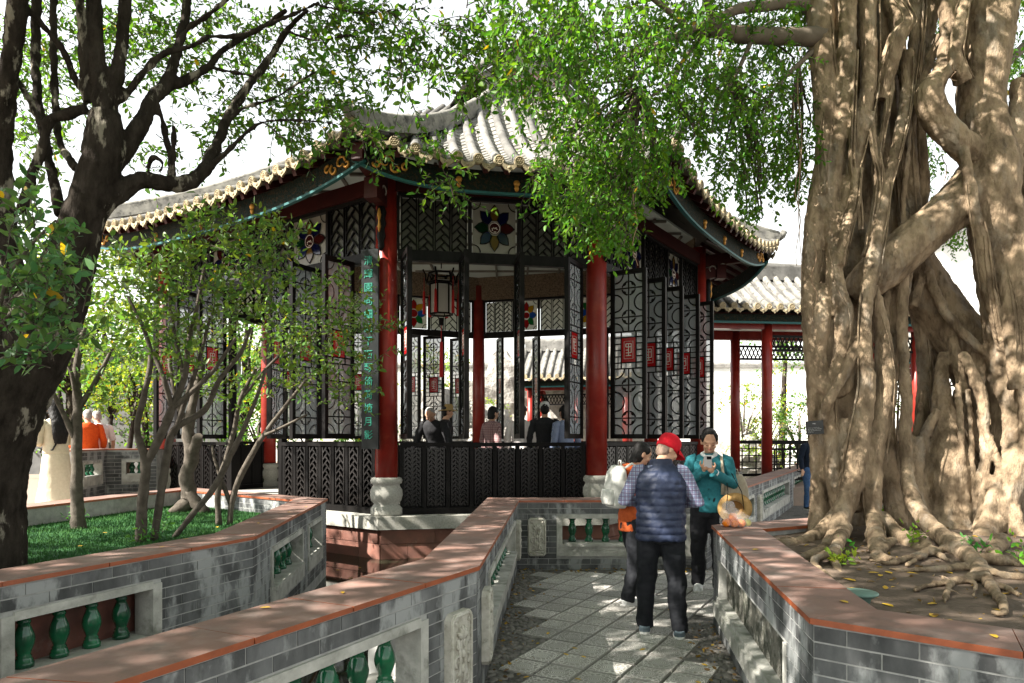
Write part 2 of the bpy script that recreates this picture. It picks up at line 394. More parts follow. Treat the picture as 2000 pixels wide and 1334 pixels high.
L.new(pat, bpn.inputs['Height']); L.new(bpn.outputs[0], pb.inputs['Normal'])
hx = TS/2-.006
mm = MB(); mm.add([(-hx,-hx,0),(hx,-hx,0),(hx,hx,0),(-hx,hx,0),(-hx+.006,-hx+.006,.012),(hx-.006,-hx+.006,.012),(hx-.006,hx-.006,.012),(-hx+.006,hx-.006,.012)],
    [(4,5,6,7),(0,1,5,4),(1,2,6,5),(2,3,7,6),(3,0,4,7)])
tile_me = mm.mesh('floor_tile', tm)
o0 = Vector((.440, 5.84))+ (tx-ty)*TS/2
def side(p, a, c): return (c[0]-a[0])*(p[1]-a[1])-(c[1]-a[1])*(p[0]-a[0])
def dist_in(p, a, c): return side(p, a, c)/math.hypot(c[0]-a[0], c[1]-a[1])
nt_ = 0
for i in range(-30, 40):
    for j in range(-30, 40):
        p = o0+tx*TS*i+ty*TS*j
        if p.y < 2.0 or p.y > 14: continue
        # inset from the walls: left parapet, back parapet, planter
        if p.y > 4.1: dl = -dist_in(p, (-.218,4.155), (.065,8.625))
        else: dl = -dist_in(p, (-1.284,2.156), (-.218,4.155))
        db = dist_in(p, (2.46,8.64), (.065,8.625)) if p.x < 2.46 else 1
        db2 = dist_in(p, (9.3,21.2), (2.46,8.64)) if p.y > 8 else 1
        if p.y < 6.11: dr = dist_in(p, (1.303,2.95), (1.806,6.11))
        else: dr = dist_in(p, (1.806,6.11), (5.2,7.85))
        jit = ((i*37+j*91) % 7)/7*.16
        if dl < .2+jit or db < .17 or dr < (.28 if p.y < 6.11 else .15) or (p.x > 2.4 and db2 < .25) or p.x > 7: continue
        if p.y < 2.95 and p.x > 1.25: continue
        nt_ += 1
        if nt_ > 300: continue
        put('floor_tile', tile_me, (p.x, p.y, .002+rnd.uniform(0,.004)), path, rz=TA+rnd.choice((0, math.pi/2, math.pi))+R(rnd.uniform(-.4,.4)))
# -- pebbles set between tiles and walls
m = MB()
pr = random.Random(3)
def pebble(x, y):
    r = pr.uniform(.018,.036)
    m.ball((x, y, -.002), (r*pr.uniform(.8,1.4), r, r*.45), 6, M=Matrix.Rotation(pr.uniform(0,3), 3, 'Z'))
for k in range(1500):
    t = pr.random(); w = pr.uniform(.02,.46)
    if k % 3: a, c = Vector((-.218,4.155)), Vector((.065,8.625))
    else: a, c = Vector((-1.284,2.156)), Vector((-.218,4.155))
    d = (c-a); n = Vector((d.y,-d.x)).normalized(); p = a+d*t+n*w
    pebble(p.x, p.y)
for k in range(900):
    t = pr.random(); w = pr.uniform(.02,.42); a, c = Vector((1.303,2.95)), Vector((1.806,6.11))
    d = (c-a); n = Vector((-d.y,d.x)).normalized(); p = a+d*t+n*w; pebble(p.x, p.y)
o = m.build('pebbles', mat('pebbles', (.1,.097,.088), .6, col2=(.2,.185,.165), nscale=9), path); o['kind'] = 'stuff'

# ---------------------------------------------------------------- walls
unit = MB(); c_ = .03
unit.box((0,0,0), (1,1,1)); brick_me = unit.mesh('brick', brick_m)
BAL = MB()
BAL.lathe([(.052,.0),(.052,.03),(.046,.034),(.046,.05),(.036,.058),(.041,.068),(.032,.08),(.04,.105),(.053,.145),(.056,.175),(.05,.21),(.036,.25),(.029,.272),(.036,.28),(.036,.292),(.03,.298),(.043,.308),(.05,.314),(.05,.34)], 12)
bal_me = BAL.mesh('baluster', glaze_m)
# carved plaque: chamfered slab, raised rim, scrolls
PQ = MB()
def octa(w, h, c): return [(-w+c,-h),(w-c,-h),(w,-h+c),(w,h-c),(w-c,h),(-w+c,h),(-w,h-c),(-w,-h+c)]
def yprism(mb, poly, y0, y1, mi=0):
    n = len(poly); P = [(x, y0, z) for x, z in poly]+[(x, y1, z) for x, z in poly]
    mb.add(P, [tuple(range(n)), tuple(range(2*n-1, n-1, -1))]+[(i, n+i, n+(i+1)%n, (i+1)%n) for i in range(n)], mi)
yprism(PQ, octa(.115,.24,.03), -.045, 0)
po = octa(.1,.225,.028)+[octa(.1,.225,.028)[0]]
PQ.tube([(x,-.047,z) for x, z in po], .011, 5)
def scroll(cx, cz, r, a0, turns, sgn, y=-.047, w=.013):
    pts = [(cx+sgn*r*(1-t*.8)*math.cos(a0+turns*6.28*t), y, cz+r*(1-t*.8)*math.sin(a0+turns*6.28*t)) for t in [i/14 for i in range(15)]]
    PQ.tube(pts, [w*(1-.4*i/14) for i in range(15)], 5)
for s_ in (-1,1):
    scroll(s_*.045,-.03,.04,-1.2,1.0,s_); scroll(s_*.05,-.14,.035,1.5,1.0,s_); scroll(s_*.042,.06,.034,2.4,.9,s_)
    PQ.tube([(0,-.047,-.19),(s_*.03,-.05,-.1),(s_*.025,-.05,0),(s_*.045,-.047,.09)], .012, 5)
    PQ.ball((s_*.07,-.046,.185), (.014,.014,.014), 6); PQ.ball((s_*.07,-.046,-.19), (.02,.012,.012), 6)
for a in (-50,-25,0,25,50):
    PQ.tube([(0,-.047,.08),(math.sin(R(a))*.045,-.055,.08+math.cos(R(a))*.05),(math.sin(R(a))*.07,-.047,.08+math.cos(R(a))*.085)], [.008,.016,.006], 5)
PQ.ball((0,-.05,.0), (.018,.02,.026), 8); PQ.ball((0,-.05,-.08), (.022,.02,.03), 8); PQ.ball((0,-.05,-.185), (.03,.015,.014), 8)
plaque_me = PQ.mesh('plaque', plaque_m)

WTOP = .88
def parapet(name, label, cat, OUT, INN, ops, brick_faces, z0=-.3, caps=True, course=.0705, blen=.265, zbr=.0, group=None, slab=.62, core_m=None):
    th_ = thing(name, label, cat, (OUT[0][0], OUT[0][1], 0), group)
    core = MB()
    nb = 0; top = WTOP-.026; extra = MB()
    for i in range(len(OUT)-1):
        O0, O1, I0, I1 = (Vector(q) for q in (OUT[i], OUT[i+1], INN[i], INN[i+1]))
        t = (O1-O0); Ls = t.length; t /= Ls; n = Vector((t.y, -t.x))
        if n.dot(O0-I0) < 0: n = -n
        thk = abs((O0-I0).dot(n))
        def piece(mb, ua, ub, za, zb, ins=.001):
            A = O0+t*ua-n*ins; B = O0+t*ub-n*ins
            C = I1 if ub >= Ls-1e-6 else O0+t*ub-n*thk
            D = I0 if ua <= 1e-6 else O0+t*ua-n*thk
            mb.prism([A, B, C, D], za, zb)
        so = sorted([o for o in ops if o['seg'] == i], key=lambda o: o['u0'])
        u = 0.0
        for o in so:
            if o['u0'] > u: piece(core, u, o['u0'], z0, top)
            piece(core, o['u0'], o['u1'], z0, o['z0']-.02); piece(core, o['u0'], o['u1'], o['z1'], top)
            u = o['u1']
        piece(core, u, Ls, z0, top)
        def fbox(mb, ua, ub, za, zb, pr_, dp):   # box in face frame: proud pr_, depth dp
            c = O0+t*(ua+ub)/2+n*(pr_-dp/2)
            mb.box((c.x, c.y, (za+zb)/2), (ub-ua, dp, zb-za), rz=math.atan2(t.y, t.x))
        for o in so:
            pl = MB()
            if o['type'] == 'bal':
                jw = .07
                fbox(pl, o['u0'], o['u0']+jw, o['z0'], o['z1'], .014, .17)
                fbox(pl, o['u1']-jw, o['u1'], o['z0'], o['z1'], .014, .17)
                fbox(pl, o['u0']+jw, o['u1']-jw, o['z1']-.03, o['z1']+.02, .017, .17)
                fbox(pl, o['u0']-.0, o['u1']+.0, o['z0']-.155, o['z0']-.0, .02, thk-.02)
                fbox(pl, o['u0']+.1, o['u1']-.1, o['z0']-.03, o['z0']+.012, .04, .2)
                ns = max(2, int(round((o['u1']-o['u0']-.2)/o.get('sp', .22))))
                for k in range(ns):
                    q = O0+t*(o['u0']+.1+(o['u1']-o['u0']-.2)*(k+.5)/ns)-n*.12
                    put('baluster', bal_me, (q.x, q.y, o['z0']+.012), th_, rz=rnd.uniform(0,6), scale=(1,1,(o['z1']-o['z0']-.04)/.34))
                if o.get('back'): back = MB(); fbox(back, o['u0']+.01, o['u1']-.01, o['z0'], o['z1'], -.235, .03); back.build('back_panel', redplaster_m, th_)
            else:
                fbox(pl, o['u0'], o['u0']+.09, o['z0'], o['z1'], .01, .1)
                fbox(pl, o['u1']-.05, o['u1'], o['z0'], o['z1'], .01, .1)
                fbox(pl, o['u0'], o['u1'], o['z0']-.13, o['z0']-.02, .05, .12)
                fbox(pl, o['u0'], o['u1'], o['z0']-.02, o['z0']+.02, .025, .12)
                moss = MB(); fbox(moss, o['u0']+.09, o['u1']-.05, o['z0'], o['z1'], -.05, .1); moss.build('relief_panel', moss_m, th_)
            pl.build('plaster_frame', plaster_m, th_)
        for pq in [o for o in ops if o['seg'] == i and 'plq' in o]:
            for (u_, z_) in pq['plq']:
                q = O0+t*u_+n*.004; Mx = Matrix.Rotation(math.atan2(t.y, t.x), 3, 'Z')
                if n.dot(Mx @ Vector((0,-1,0)).to_3d() if False else V2(Mx @ Vector((0,-1,0)))) < 0: Mx = Matrix.Rotation(math.atan2(-t.y, -t.x), 3, 'Z')
                put('plaque', plaque_me, (q.x, q.y, z_), th_, M=Mx)
        for fc in ('o', 'i'):
            if (i, fc) not in brick_faces: continue
            if fc == 'o': A, tt, nn, LL = O0, t, n, Ls
            else: A, tt, nn, LL = I0, (I1-I0).normalized(), -n, (I1-I0).length
            k = 0; z = zbr+.004
            while z+course-.006 <= top+.001:
                u = -((k % 2)*.5)*blen; zc = z+course/2-.003
                while u < LL-.02:
                    ue = min(u+blen, LL)
                    if LL-ue < .07: ue = LL
                    ua, ub = max(u, 0)+.0035, ue-.0035; u = ue if ue == LL else u+blen
                    segs = [(ua, ub)]
                    for o in (so if fc == 'o' else []):
                        a0, a1 = o['u0']-.004, o['u1']+.004
                        if o['z0']-.17 < zc+.03 and zc-.03 < o['z1']+.015:
                            ns_ = []
                            for (p, q) in segs:
                                if q <= a0 or p >= a1: ns_.append((p, q)); continue
                                if p < a0-.03: ns_.append((p, a0))
                                if q > a1+.03: ns_.append((a1, q))
                            segs = ns_
                    for (p, q) in segs:
                        if q-p < .02: continue
                        c = A+tt*(p+q)/2+nn*(rnd.uniform(-.0145,-.0128))
                        nb += 1
                        if nb <= 300:
                            put('brick', brick_me, (c.x, c.y, zc), th_, rz=math.atan2(tt.y, tt.x), scale=(q-p, .034, course-.0085))
                        else:
                            extra.box((c.x, c.y, zc), (q-p, .034, course-.0085), rz=math.atan2(tt.y, tt.x))
                z += course; k += 1
        if caps:
            ov = .022; prevn = None
            na = max(1, int(round(Ls/slab)))
            def mit(j, P, Q, sgn):
                # offset corner of the cap edge
                pts = [Vector(x) for x in P]; d1 = (pts[j]-pts[j-1]).normalized() if j > 0 else None; d2 = (pts[j+1]-pts[j]).normalized() if j+1 < len(pts) else None
                d = ((d1 or d2)+(d2 or d1)).normalized(); nn_ = Vector((d.y,-d.x))
                if nn_.dot(Vector(P[j])-Vector(Q[j])) < 0: nn_ = -nn_
                return pts[j]+nn_*ov
            a0, a1 = mit(i, OUT, INN, 1), mit(i+1, OUT, INN, 1); b0, b1 = mit(i, INN, OUT, 1), mit(i+1, INN, OUT, 1)
            for k in range(na):
                f0, f1 = k/na, (k+1)/na; g = .0035/Ls
                e0 = f0+(g if k else g*.5); e1 = f1-(g if k < na-1 else g*.5)
                def ed(f): 
                    # interior cuts are square to the wall
                    p = a0.lerp(a1, f); 
                    if 0.02 < f < .98:
                        d = (b1-b0).normalized(); q = b0+d*((p-b0).dot(d)); return p, q
                    return p, b0.lerp(b1, f)
                P0, Q0 = ed(e0); P1, Q1 = ed(e1)
                s = MB(); s.prism([P0, P1, Q1, Q0], WTOP-.026, WTOP+rnd.uniform(-.0012,.0012), mi=1, mi_top=0)
                s.build('cap_slab', [cap_m, capedge_m], th_)
    core.build('wall_core', core_m or mortar_m, th_)
    if extra.v: o = extra.build('far_bricks', brick_m, th_); o['kind'] = 'stuff'
    return th_

def OP(seg, u0, u1, typ='bal', z0=.33, z1=.68, **k): return dict(seg=seg, u0=u0, u1=u1, z0=z0, z1=z1, type=typ, **k)
parapet('bridge_parapet', 'grey brick parapet with green balusters along the pond side of the tiled path', 'parapet', LP, LI,
    [OP(0, .55, 3.75, plq=[(.28,.42),(4.1,.42)]), OP(1, .52, 2.2, plq=[(.24,.42)]), OP(2, .3, 2.4)], [(0,'o'),(1,'o'),(2,'o')])
parapet('end_parapet', 'grey brick parapet with carved plaque behind the people standing on the path', 'parapet', BP, BI,
    [OP(0, .5, 2.2, plq=[(.25,.42)]), OP(1, 1.0, 3.6, sp=.2), OP(1, 4.5, 8.6, sp=.26, plq=[(4.05,.42)]), OP(1, 9.5, 13.2, sp=.4)], [(0,'o'),(1,'o')])
PO = [(5.2,7.85),(1.806,6.11),(1.303,2.95),(1.864,2.485),(4.3,.47)]
PI = [(5.2,7.45),(2.13,5.87),(1.63,3.08),(2.02,2.76),(4.5,.72)]
parapet('banyan_planter_wall', 'grey brick planter wall with red slab cap around the banyan tree', 'planter wall', PO, PI,
    [OP(1, .32, 2.72, 'panel', z0=.30, z1=.62), OP(2, .28, .68, 'panel', z0=.28, z1=.56), OP(3, .1, 1.6, 'panel', z0=.28, z1=.56)], [(1,'o'),(2,'o'),(3,'o'),(0,'o')])
GO = [(-4.0,.70),(-2.77,3.69),(-2.06,5.43),(-2.41,8.85),(-5.25,11.0),(-5.9,7.6),(-6.9,2.5)]
GI = [(-4.35,.80),(-3.10,3.80),(-2.42,5.60),(-2.76,8.70),(-5.05,10.42),(-5.55,7.55),(-6.55,2.5)]
parapet('turf_planter_wall', 'grey brick planter wall with green balusters around the turf and shrubs', 'planter wall', GO, GI,
    [OP(0, .4, 3.1, back=True), OP(1, .0, 1.02, back=True), OP(2, .55, 1.95, back=False), OP(2, 2.2, 3.1, back=False)], [(1,'o'),(2,'o'),(3,'i'),(0,'o')])
m = MB(); m.prism([(-4.3,.80),(-3.08,3.80),(-2.40,5.60),(-2.74,8.71),(-5.06,10.43),(-5.56,7.55),(-6.56,2.5)], .3, .66)
tf = m.build('turf', turf_m); struct(tf)
def inside(p, poly):
    c = False; n = len(poly)
    for i in range(n):
        x0, y0 = poly[i][:2]; x1, y1 = poly[i-1][:2]
        if (y0 > p[1]) != (y1 > p[1]) and p[0] < (x1-x0)*(p[1]-y0)/(y1-y0)+x0: c = not c
    return c
tpoly = [(-4.2,1.0),(-3.10,3.80),(-2.44,5.60),(-2.78,8.65),(-5.0,10.3),(-5.5,7.55),(-6.4,2.6)]
m = MB(); gr = random.Random(11)
for k in range(60000):
    p = (gr.uniform(-6,-2.4), gr.uniform(3.4,10.4))
    if not inside(p, tpoly): continue
    a = gr.uniform(0,6.28); w = .004; h = gr.uniform(.015,.04); lx, ly = gr.uniform(-.015,.015), gr.uniform(-.015,.015)
    x, y = p; dx, dy = math.cos(a)*w, math.sin(a)*w
    m.add([(x-dx,y-dy,.658),(x+dx,y+dy,.658),(x+lx,y+ly,.66+h)], [(0,1,2)])
go = m.build('grass', mat('grass_blade', (.02,.085,.018), .7, col2=(.045,.13,.024), nscale=1.6)); tag(go, 'short bright green turf covering the planter bed', 'grass', kind='stuff')
# soil of the banyan planter, mounded towards the trunk
sp_ = [(5.2,7.47),(2.12,5.88),(1.62,3.08),(2.01,2.75),(4.5,.71),(9,.7),(9,8)]
NX, NY = 90, 90; m = MB(); idx = {}
def soil_z(x, y):
    d = math.hypot(x-3.9, (y-6.2))
    return .775+.12*max(0, 1-d/2.6)**1.3+.02*noise.noise(Vector((x*3, y*3, 0)))
for i in range(NX):
    for j in range(NY):
        x, y = 1.3+i*.085, .6+j*.085
        idx[i,j] = len(m.v); m.v.append((x, y, soil_z(x, y)))
for i in range(NX-1):
    for j in range(NY-1):
        x, y = 1.3+(i+.5)*.085, .6+(j+.5)*.085
        if inside((x, y), [(5.3,7.7),(2.0,6.0),(1.5,3.05),(1.95,2.65),(4.45,.6),(9,.6),(9,8.2),(5.3,8.2)]):
            m.f.append((idx[i,j], idx[i+1,j], idx[i+1,j+1], idx[i,j+1])); m.m.append(0); m.sm.append(True)
so_ = m.build('soil', soil_m); struct(so_)
# ---------------------------------------------------------------- pavilion
ZF, ZS, ZL0, ZL1, ZB = .51, 1.60, 4.52, 5.33, 5.62
th0 = R(10.5)
A_ = Vector((-1.893,10.3)); B_ = Vector((1.348,10.90)); C_ = Vector((4.02,14.72)); D_ = Vector((-6.98,13.8))
C2 = Vector((3.5,17.2)); G_ = Vector((-.9,18.4)); D2 = Vector((-5.85,16.4))
PV = [A_, B_, C_, C2, G_, D2, D_]
pav = thing('pavilion', 'octagonal red and black lattice garden pavilion with grey barrel tile roof over the pond', 'pavilion', (-1, 14.3, ZF))
cen = Vector((-1.2, 14.3))
def offs(poly, d):
    n = len(poly); out = []
    for i in range(n):
        p0, p1, p2 = poly[i-1], poly[i], poly[(i+1) % n]
        e1 = (p1-p0).normalized(); e2 = (p2-p1).normalized()
        n1 = Vector((e1.y,-e1.x)); n2 = Vector((e2.y,-e2.x)); b = (n1+n2).normalized()
        out.append(p1+b*d/max(.5, b.dot(n1)))
    return out
m = MB(); m.prism(offs(PV, .30), .32, ZF); pl_ = m.build('plinth_slab', granite_m, pav)
# red sandstone blocks of the plinth wall
base = MB(); base.prism(offs(PV, .20), -.5, .32); pbase = base.build('plinth_core', redstone_m, pav)
q2 = offs(PV, .22)
for (i, lens) in ((0, 3.7), (6, 6.5), (1, 5)):
    a, c = q2[i], q2[(i+1) % 7]; t = (c-a).normalized(); LL = (c-a).length
    for row, (za, zb) in enumerate(((-.16,.10),(.105,.318))):
        u = 0 if row else -.4
        while u < LL:
            ua, ub = max(u, 0), min(u+.8, LL); u += .8
            if ub-ua < .05: continue
            n = Vector((t.y,-t.x)); mid = a+t*(ua+ub)/2-n*.04
            put('plinth_block', put_me if False else bpy.data.meshes.get('plinth_block_mesh') or (lambda q: (q.box((0,0,0),(1,1,1)), q.mesh('plinth_block_mesh', redstone_m))[1])(MB()),
                (mid.x, mid.y, (za+zb)/2), pbase, rz=math.atan2(t.y, t.x), scale=(ub-ua-.006, .1+rnd.uniform(0,.008), zb-za-.004))
# columns
CB = MB(); CB.lathe([(.235,0),(.24,.03),(.24,.1),(.2,.15),(.185,.17),(.225,.22),(.245,.30),(.24,.38),(.205,.44),(.2,.46),(.235,.48),(.24,.53),(.225,.56),(.2,.57)], 20)
colbase_me = CB.mesh('column_base', granite_m)
CS = MB(); CS.tube([(0,0,.56),(0,0,2.5),(0,0,5.25)], [.172,.168,.155], 20); shaft_me = CS.mesh('column_shaft', lacquer_m)
for p in PV:
    o = put('column', shaft_me, (p.x, p.y, ZF), pav); put('column_base', colbase_me, (p.x, p.y, ZF), o)

# --- mesh generators in a facet frame (x along, y depth with -y outward, z up)
def herring(mb, x0, x1, z0, z1, strips, bw=.02, bd=.03, y=0, mi=0):
    W = (x1-x0)/strips
    for s in range(strips):
        a = x0+s*W; w = W*.86; a += W*.07; p = .6*w
        for xx in (a, a+w): mb.box((xx, y, (z0+z1)/2), (bw*.8, bd, z1-z0), mi=mi)
        k = -2
        while k*p < (z1-z0)+w:
            for (xa, za, xb, zb) in ((a, z0+k*p, a+.65*w, z0+k*p+.65*w), (a+w, z0+k*p-.3*w, a+.35*w, z0+k*p+.35*w)):
                # clip to z range
                if zb > za:
                    if za < z0: f = (z0-za)/(zb-za); xa += (xb-xa)*f; za = z0
                    if zb > z1: f = (z1-za)/(zb-za); xb = xa+(xb-xa)*f; zb = z1
                if za >= zb-.01: continue
                mb.bar((xa, y, za), (xb, y, zb), bw, bd, up=(0,-1,0), mi=mi)
            k += 1
def flower_panel(parent, M, w, h, cols, lit=True):
    """stained glass flower: frosted pane, eight petals, medallion, leading; M maps the panel's frame"""
    f = MB(); f.box((0, -.016 if lit else .016, 0), (w, .008, h))
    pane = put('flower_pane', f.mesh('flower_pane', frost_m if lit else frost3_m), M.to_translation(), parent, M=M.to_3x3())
    org = Vector()
    rx, rz = w*.47, h*.47
    lead = MB()
    for k in range(8):
        a = math.pi*2*k/8; 
        def pt(r, b): return (math.sin(a+b)*r*rx, math.cos(a+b)*r*rz)
        poly = [pt(.34,-.36),pt(.62,-.40),pt(.8,-.22),pt(1.0,0),pt(.8,.22),pt(.62,.40),pt(.34,.36)]
        pm = MB(); yprism(pm, poly[::-1], -.004, .008)
        o = bpy.data.objects.new('petal', pm.mesh('petal', (STG if lit else STG_UNLIT)[cols[k % len(cols)]])); COL.objects.link(o); o.parent = pane
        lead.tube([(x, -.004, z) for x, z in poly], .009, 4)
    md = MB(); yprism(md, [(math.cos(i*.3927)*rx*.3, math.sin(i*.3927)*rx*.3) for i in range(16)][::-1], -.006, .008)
    o = bpy.data.objects.new('medallion', md.mesh('medallion', (STG if lit else STG_UNLIT)[0])); COL.objects.link(o); o.parent = pane
    wh = MB()
    wh.tube([(math.cos(i*.3927)*rx*.26, -.008, math.sin(i*.3927)*rx*.26) for i in range(17)], .006, 4)
    q = random.Random(5)
    for i in range(9):
        aa, rr_ = q.uniform(0,6.28), q.uniform(0,.2)*rx
        wh.ball((math.cos(aa)*rr_, -.008, math.sin(aa)*rr_), .011, 5)
    o = bpy.data.objects.new('medallion_motif', wh.mesh('medallion_motif', mat('etched_white', (.6,.55,.5), .6))); COL.objects.link(o); o.parent = pane
    for sx_ in (-1,1):
        for sz_ in (-1,1):
            lead.tube([(sx_*(w/2-math.sin(b_)*w*.17), -.004, sz_*(h/2-math.cos(b_)*w*.17)) for b_ in [i*math.pi/2/6 for i in range(7)]], .009, 4)
    o = bpy.data.objects.new('leading', lead.mesh('leading', black_m)); COL.objects.link(o); o.parent = pane
    return pane

# --- window leaf: frame, fretwork of circles, glass, red pane
def leaf_meshes(w, h):
    fr = MB(); b = .065
    fr.box((b/2,0,h/2),(b,.07,h)); fr.box((w-b/2,0,h/2),(b,.07,h)); fr.box((w/2,0,b/2),(w-2*b,.068,b)); fr.box((w/2,0,h-b/2),(w-2*b,.068,b))
    la = MB(); x0, x1 = b, w-b; cx = w/2; bw = .02
    def arc(c, r, a0, a1, n=10):
        pts = [(c[0]+r*math.cos(a0+(a1-a0)*i/n), 0, c[1]+r*math.sin(a0+(a1-a0)*i/n)) for i in range(n+1)]
        la.tube(pts, bw*.62, 4, smooth=False)
    def circ(c, r):
        for q in range(4):
            la_c = c
            arc(c, r, q*math.pi/2+.16, (q+1)*math.pi/2-.16, 6)
            a = q*math.pi/2+math.pi/4; d = .72*r
            arc((c[0]+math.cos(a)*r*1.0, c[1]+math.sin(a)*r*1.0), r*.22, a+math.pi-1.2, a+math.pi+1.2, 5)
    def zone(z0, z1, rows):
        la.box((cx,0,(z0+z1)/2),(bw,.02,z1-z0)); s = (z1-z0)/rows
        for zz in (z0, z1): la.box((cx,0,zz),(x1-x0,.02,bw))
        for k in range(rows):
            zc = z0+(k+.5)*s
            la.box((cx,0,zc),(x1-x0,.02,bw)); circ((cx, zc), min(.11, s*.36))
        for k in range(rows+1):
            zc = z0+k*s
            for (xx, lo, hi) in ((x0,-math.pi/2,math.pi/2),(x1,math.pi/2,3*math.pi/2)):
                l_, h_ = lo, hi
                if k == 0: l_, h_ = (0, math.pi/2) if xx == x0 else (math.pi/2, math.pi)
                if k == rows: l_, h_ = (-math.pi/2, 0) if xx == x0 else (math.pi, 3*math.pi/2)
                arc((xx, zc), s*.3, l_, h_, 8)
    m0, m1 = h*.415, h*.635
    zone(b, m0, 2); zone(m1, h-b, 2)
    pw, ph0, ph1 = .125, h*.45, h*.60
    for xx in (cx-pw, cx+pw): la.box((xx,0,(m0+m1)/2),(bw,.02,m1-m0))
    for zz in (ph0, ph1): la.box((cx,0,zz),(x1-x0,.02,bw))
    for k in range(1,4):
        zz = ph0+(ph1-ph0)*k/4
        la.box(((x0+cx-pw)/2,0,zz),(cx-pw-x0,.018,bw)); la.box(((x1+cx+pw)/2,0,zz),(x1-cx-pw,.018,bw))
    gl = MB(); gl.box((cx,.004,h/2),(x1-x0,.005,h-2*b))
    rp = MB(); rp.box((cx,0,(ph0+ph1)/2),(2*pw-.012,.014,ph1-ph0-.012))
    mo = MB(); q = random.Random(int(w*1000)); zc = (ph0+ph1)/2
    for sgn in (-1, 1):
        y = sgn*.009
        for rx_, rz_ in ((.075,.14),):
            mo.tube([(cx-rx_,y,zc-rz_),(cx+rx_,y,zc-rz_),(cx+rx_,y,zc+rz_),(cx-rx_,y,zc+rz_),(cx-rx_,y,zc-rz_)], .003, 4)
        for (a_, c_) in (((-.045,-.09),(.045,-.09)),((-.045,-.045),(.045,-.045)),((0,-.09),(0,.1)),((-.045,.05),(.045,.05)),((-.045,.1),(.045,.1)),((-.045,.05),(-.045,.1)),((.045,-.045),(.045,.1)),((-.045,0),(.0,0))):
            mo.bar((cx+a_[0],y,zc+a_[1]),(cx+c_[0],y,zc+c_[1]),.011,.003,up=(0,1,0))
    return (fr.mesh('leaf_frame', black_m), la.mesh('fretwork', black_m), gl.mesh('glass', clear_m), rp.mesh('red_pane', redglass_m), mo.mesh('pane_motif', mat('etched_white', (.6,.55,.5), .6)))
LEAF = leaf_meshes(.60, 2.74)
def window_leaf(hinge, ang):
    o = put('window_leaf', LEAF[0], (hinge.x, hinge.y, ZS+.06), pav, rz=ang)
    for nm, me in zip(('fretwork', 'glass', 'red_pane', 'pane_motif'), LEAF[1:]):
        c = bpy.data.objects.new(nm, me); COL.objects.link(c); c.parent = o
    return o
cnt = [0]
def facet(P, Q, plan, lower, leaves, detail=True, entry=None, zl=(ZL0, ZL1)):
    """plan: upper panels [('L'|'F', strips)], lower: list of (u0,u1,strips), leaves: (u, opening angle)"""
    t = (Q-P); LL = t.length; t /= LL; n = Vector((t.y,-t.x)); ang = math.atan2(t.y, t.x)
    M0 = Matrix.Translation((P.x, P.y, 0)) @ Matrix.Rotation(ang, 4, 'Z')
    def bld(mb, nm, ma, parent=pav):
        mb.v = [tuple(M0 @ Vector(p)) for p in mb.v]; return mb.build(nm, ma, parent)
    e = .17
    fr = MB()
    fr.box((LL/2,0,ZL0-.08),(LL-2*e,.10,.16)); fr.box((LL/2,0,ZL1+.02),(LL-2*e,.09,.05))
    bm_ = MB(); bm_.box((LL/2,0,(ZL1+.05+ZB)/2),(LL-.1,.16,ZB-ZL1-.05)); bld(bm_, 'architrave', beamred_m)
    tot = sum(1.35*s if k == 'L' else 1.0*s for k, s in plan); u = e
    wid = (LL-2*e)
    for (k, s) in plan:
        w = wid*(1.35*s if k == 'L' else s)/tot
        fr.box((u,0,(ZL0+ZL1)/2),(.05,.088,ZL1-ZL0-.002)); fr.box((u+w,0,(ZL0+ZL1)/2),(.052,.086,ZL1-ZL0-.004))
        if k == 'L':
            la = MB(); herring(la, u+.04, u+w-.04, ZL0+.01, ZL1-.01, (4 if s >= .9 else 3) if detail else 3, bw=.019)
            bld(la, 'upper_lattice', black_m)
            g = MB(); g.box((u+w/2,.03 if detail else -.03,(ZL0+ZL1)/2),(w-.08,.006,ZL1-ZL0-.03)); bld(g, 'lattice_pane', frost_m if not detail else frost2_m)
        else:
            cnt[0] += 1
            Mx = M0 @ Matrix.Translation((u+w/2, 0, (ZL0+ZL1)/2))
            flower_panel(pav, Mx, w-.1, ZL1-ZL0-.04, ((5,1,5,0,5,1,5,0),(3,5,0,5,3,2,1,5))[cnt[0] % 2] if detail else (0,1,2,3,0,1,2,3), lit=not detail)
        u += w
    bld(fr, 'upper_frame', greywood_m)
    for (u0, u1, ns) in lower:
        fp = MB(); b = .05
        fp.box(((u0+u1)/2,0,ZS-.03),(u1-u0,.13,.06)); fp.box(((u0+u1)/2,0,ZF+.05),(u1-u0,.10,.098))
        W = (u1-u0)/ns
        for k in range(ns+1): fp.box((u0+k*W+(0 if 0 < k < ns else (.03 if k == 0 else -.03)),0,(ZF+.1+ZS-.06)/2),(.06,.09,ZS-ZF-.16))
        fp.box(((u0+u1)/2,.02,(ZF+ZS)/2),(u1-u0-.05,.012,ZS-ZF-.2))
        pan = bld(fp, 'lower_panel', black_m)
        la = MB()
        for k in range(ns): herring(la, u0+k*W+.05, u0+(k+1)*W-.05, ZF+.13, ZS-.08, 1 if W < .32 else 2, bw=.026, bd=.045, y=-.018)
        bld(la, 'lattice', lowlat_m, pan)
    if entry:
        pm = MB()
        for uu in entry: pm.box((uu,0,(ZF+ZL0-.16)/2),(.09,.11,ZL0-.16-ZF))
        bld(pm, 'door_post', black_m)
    for (uu, dg) in leaves:
        h = P+t*uu+n*.05
        window_leaf(h, ang-R(dg))
frost2_m = glass_mat('old_glass', (.22,.22,.19), trans=.35, rough=.3, translucent=.45)
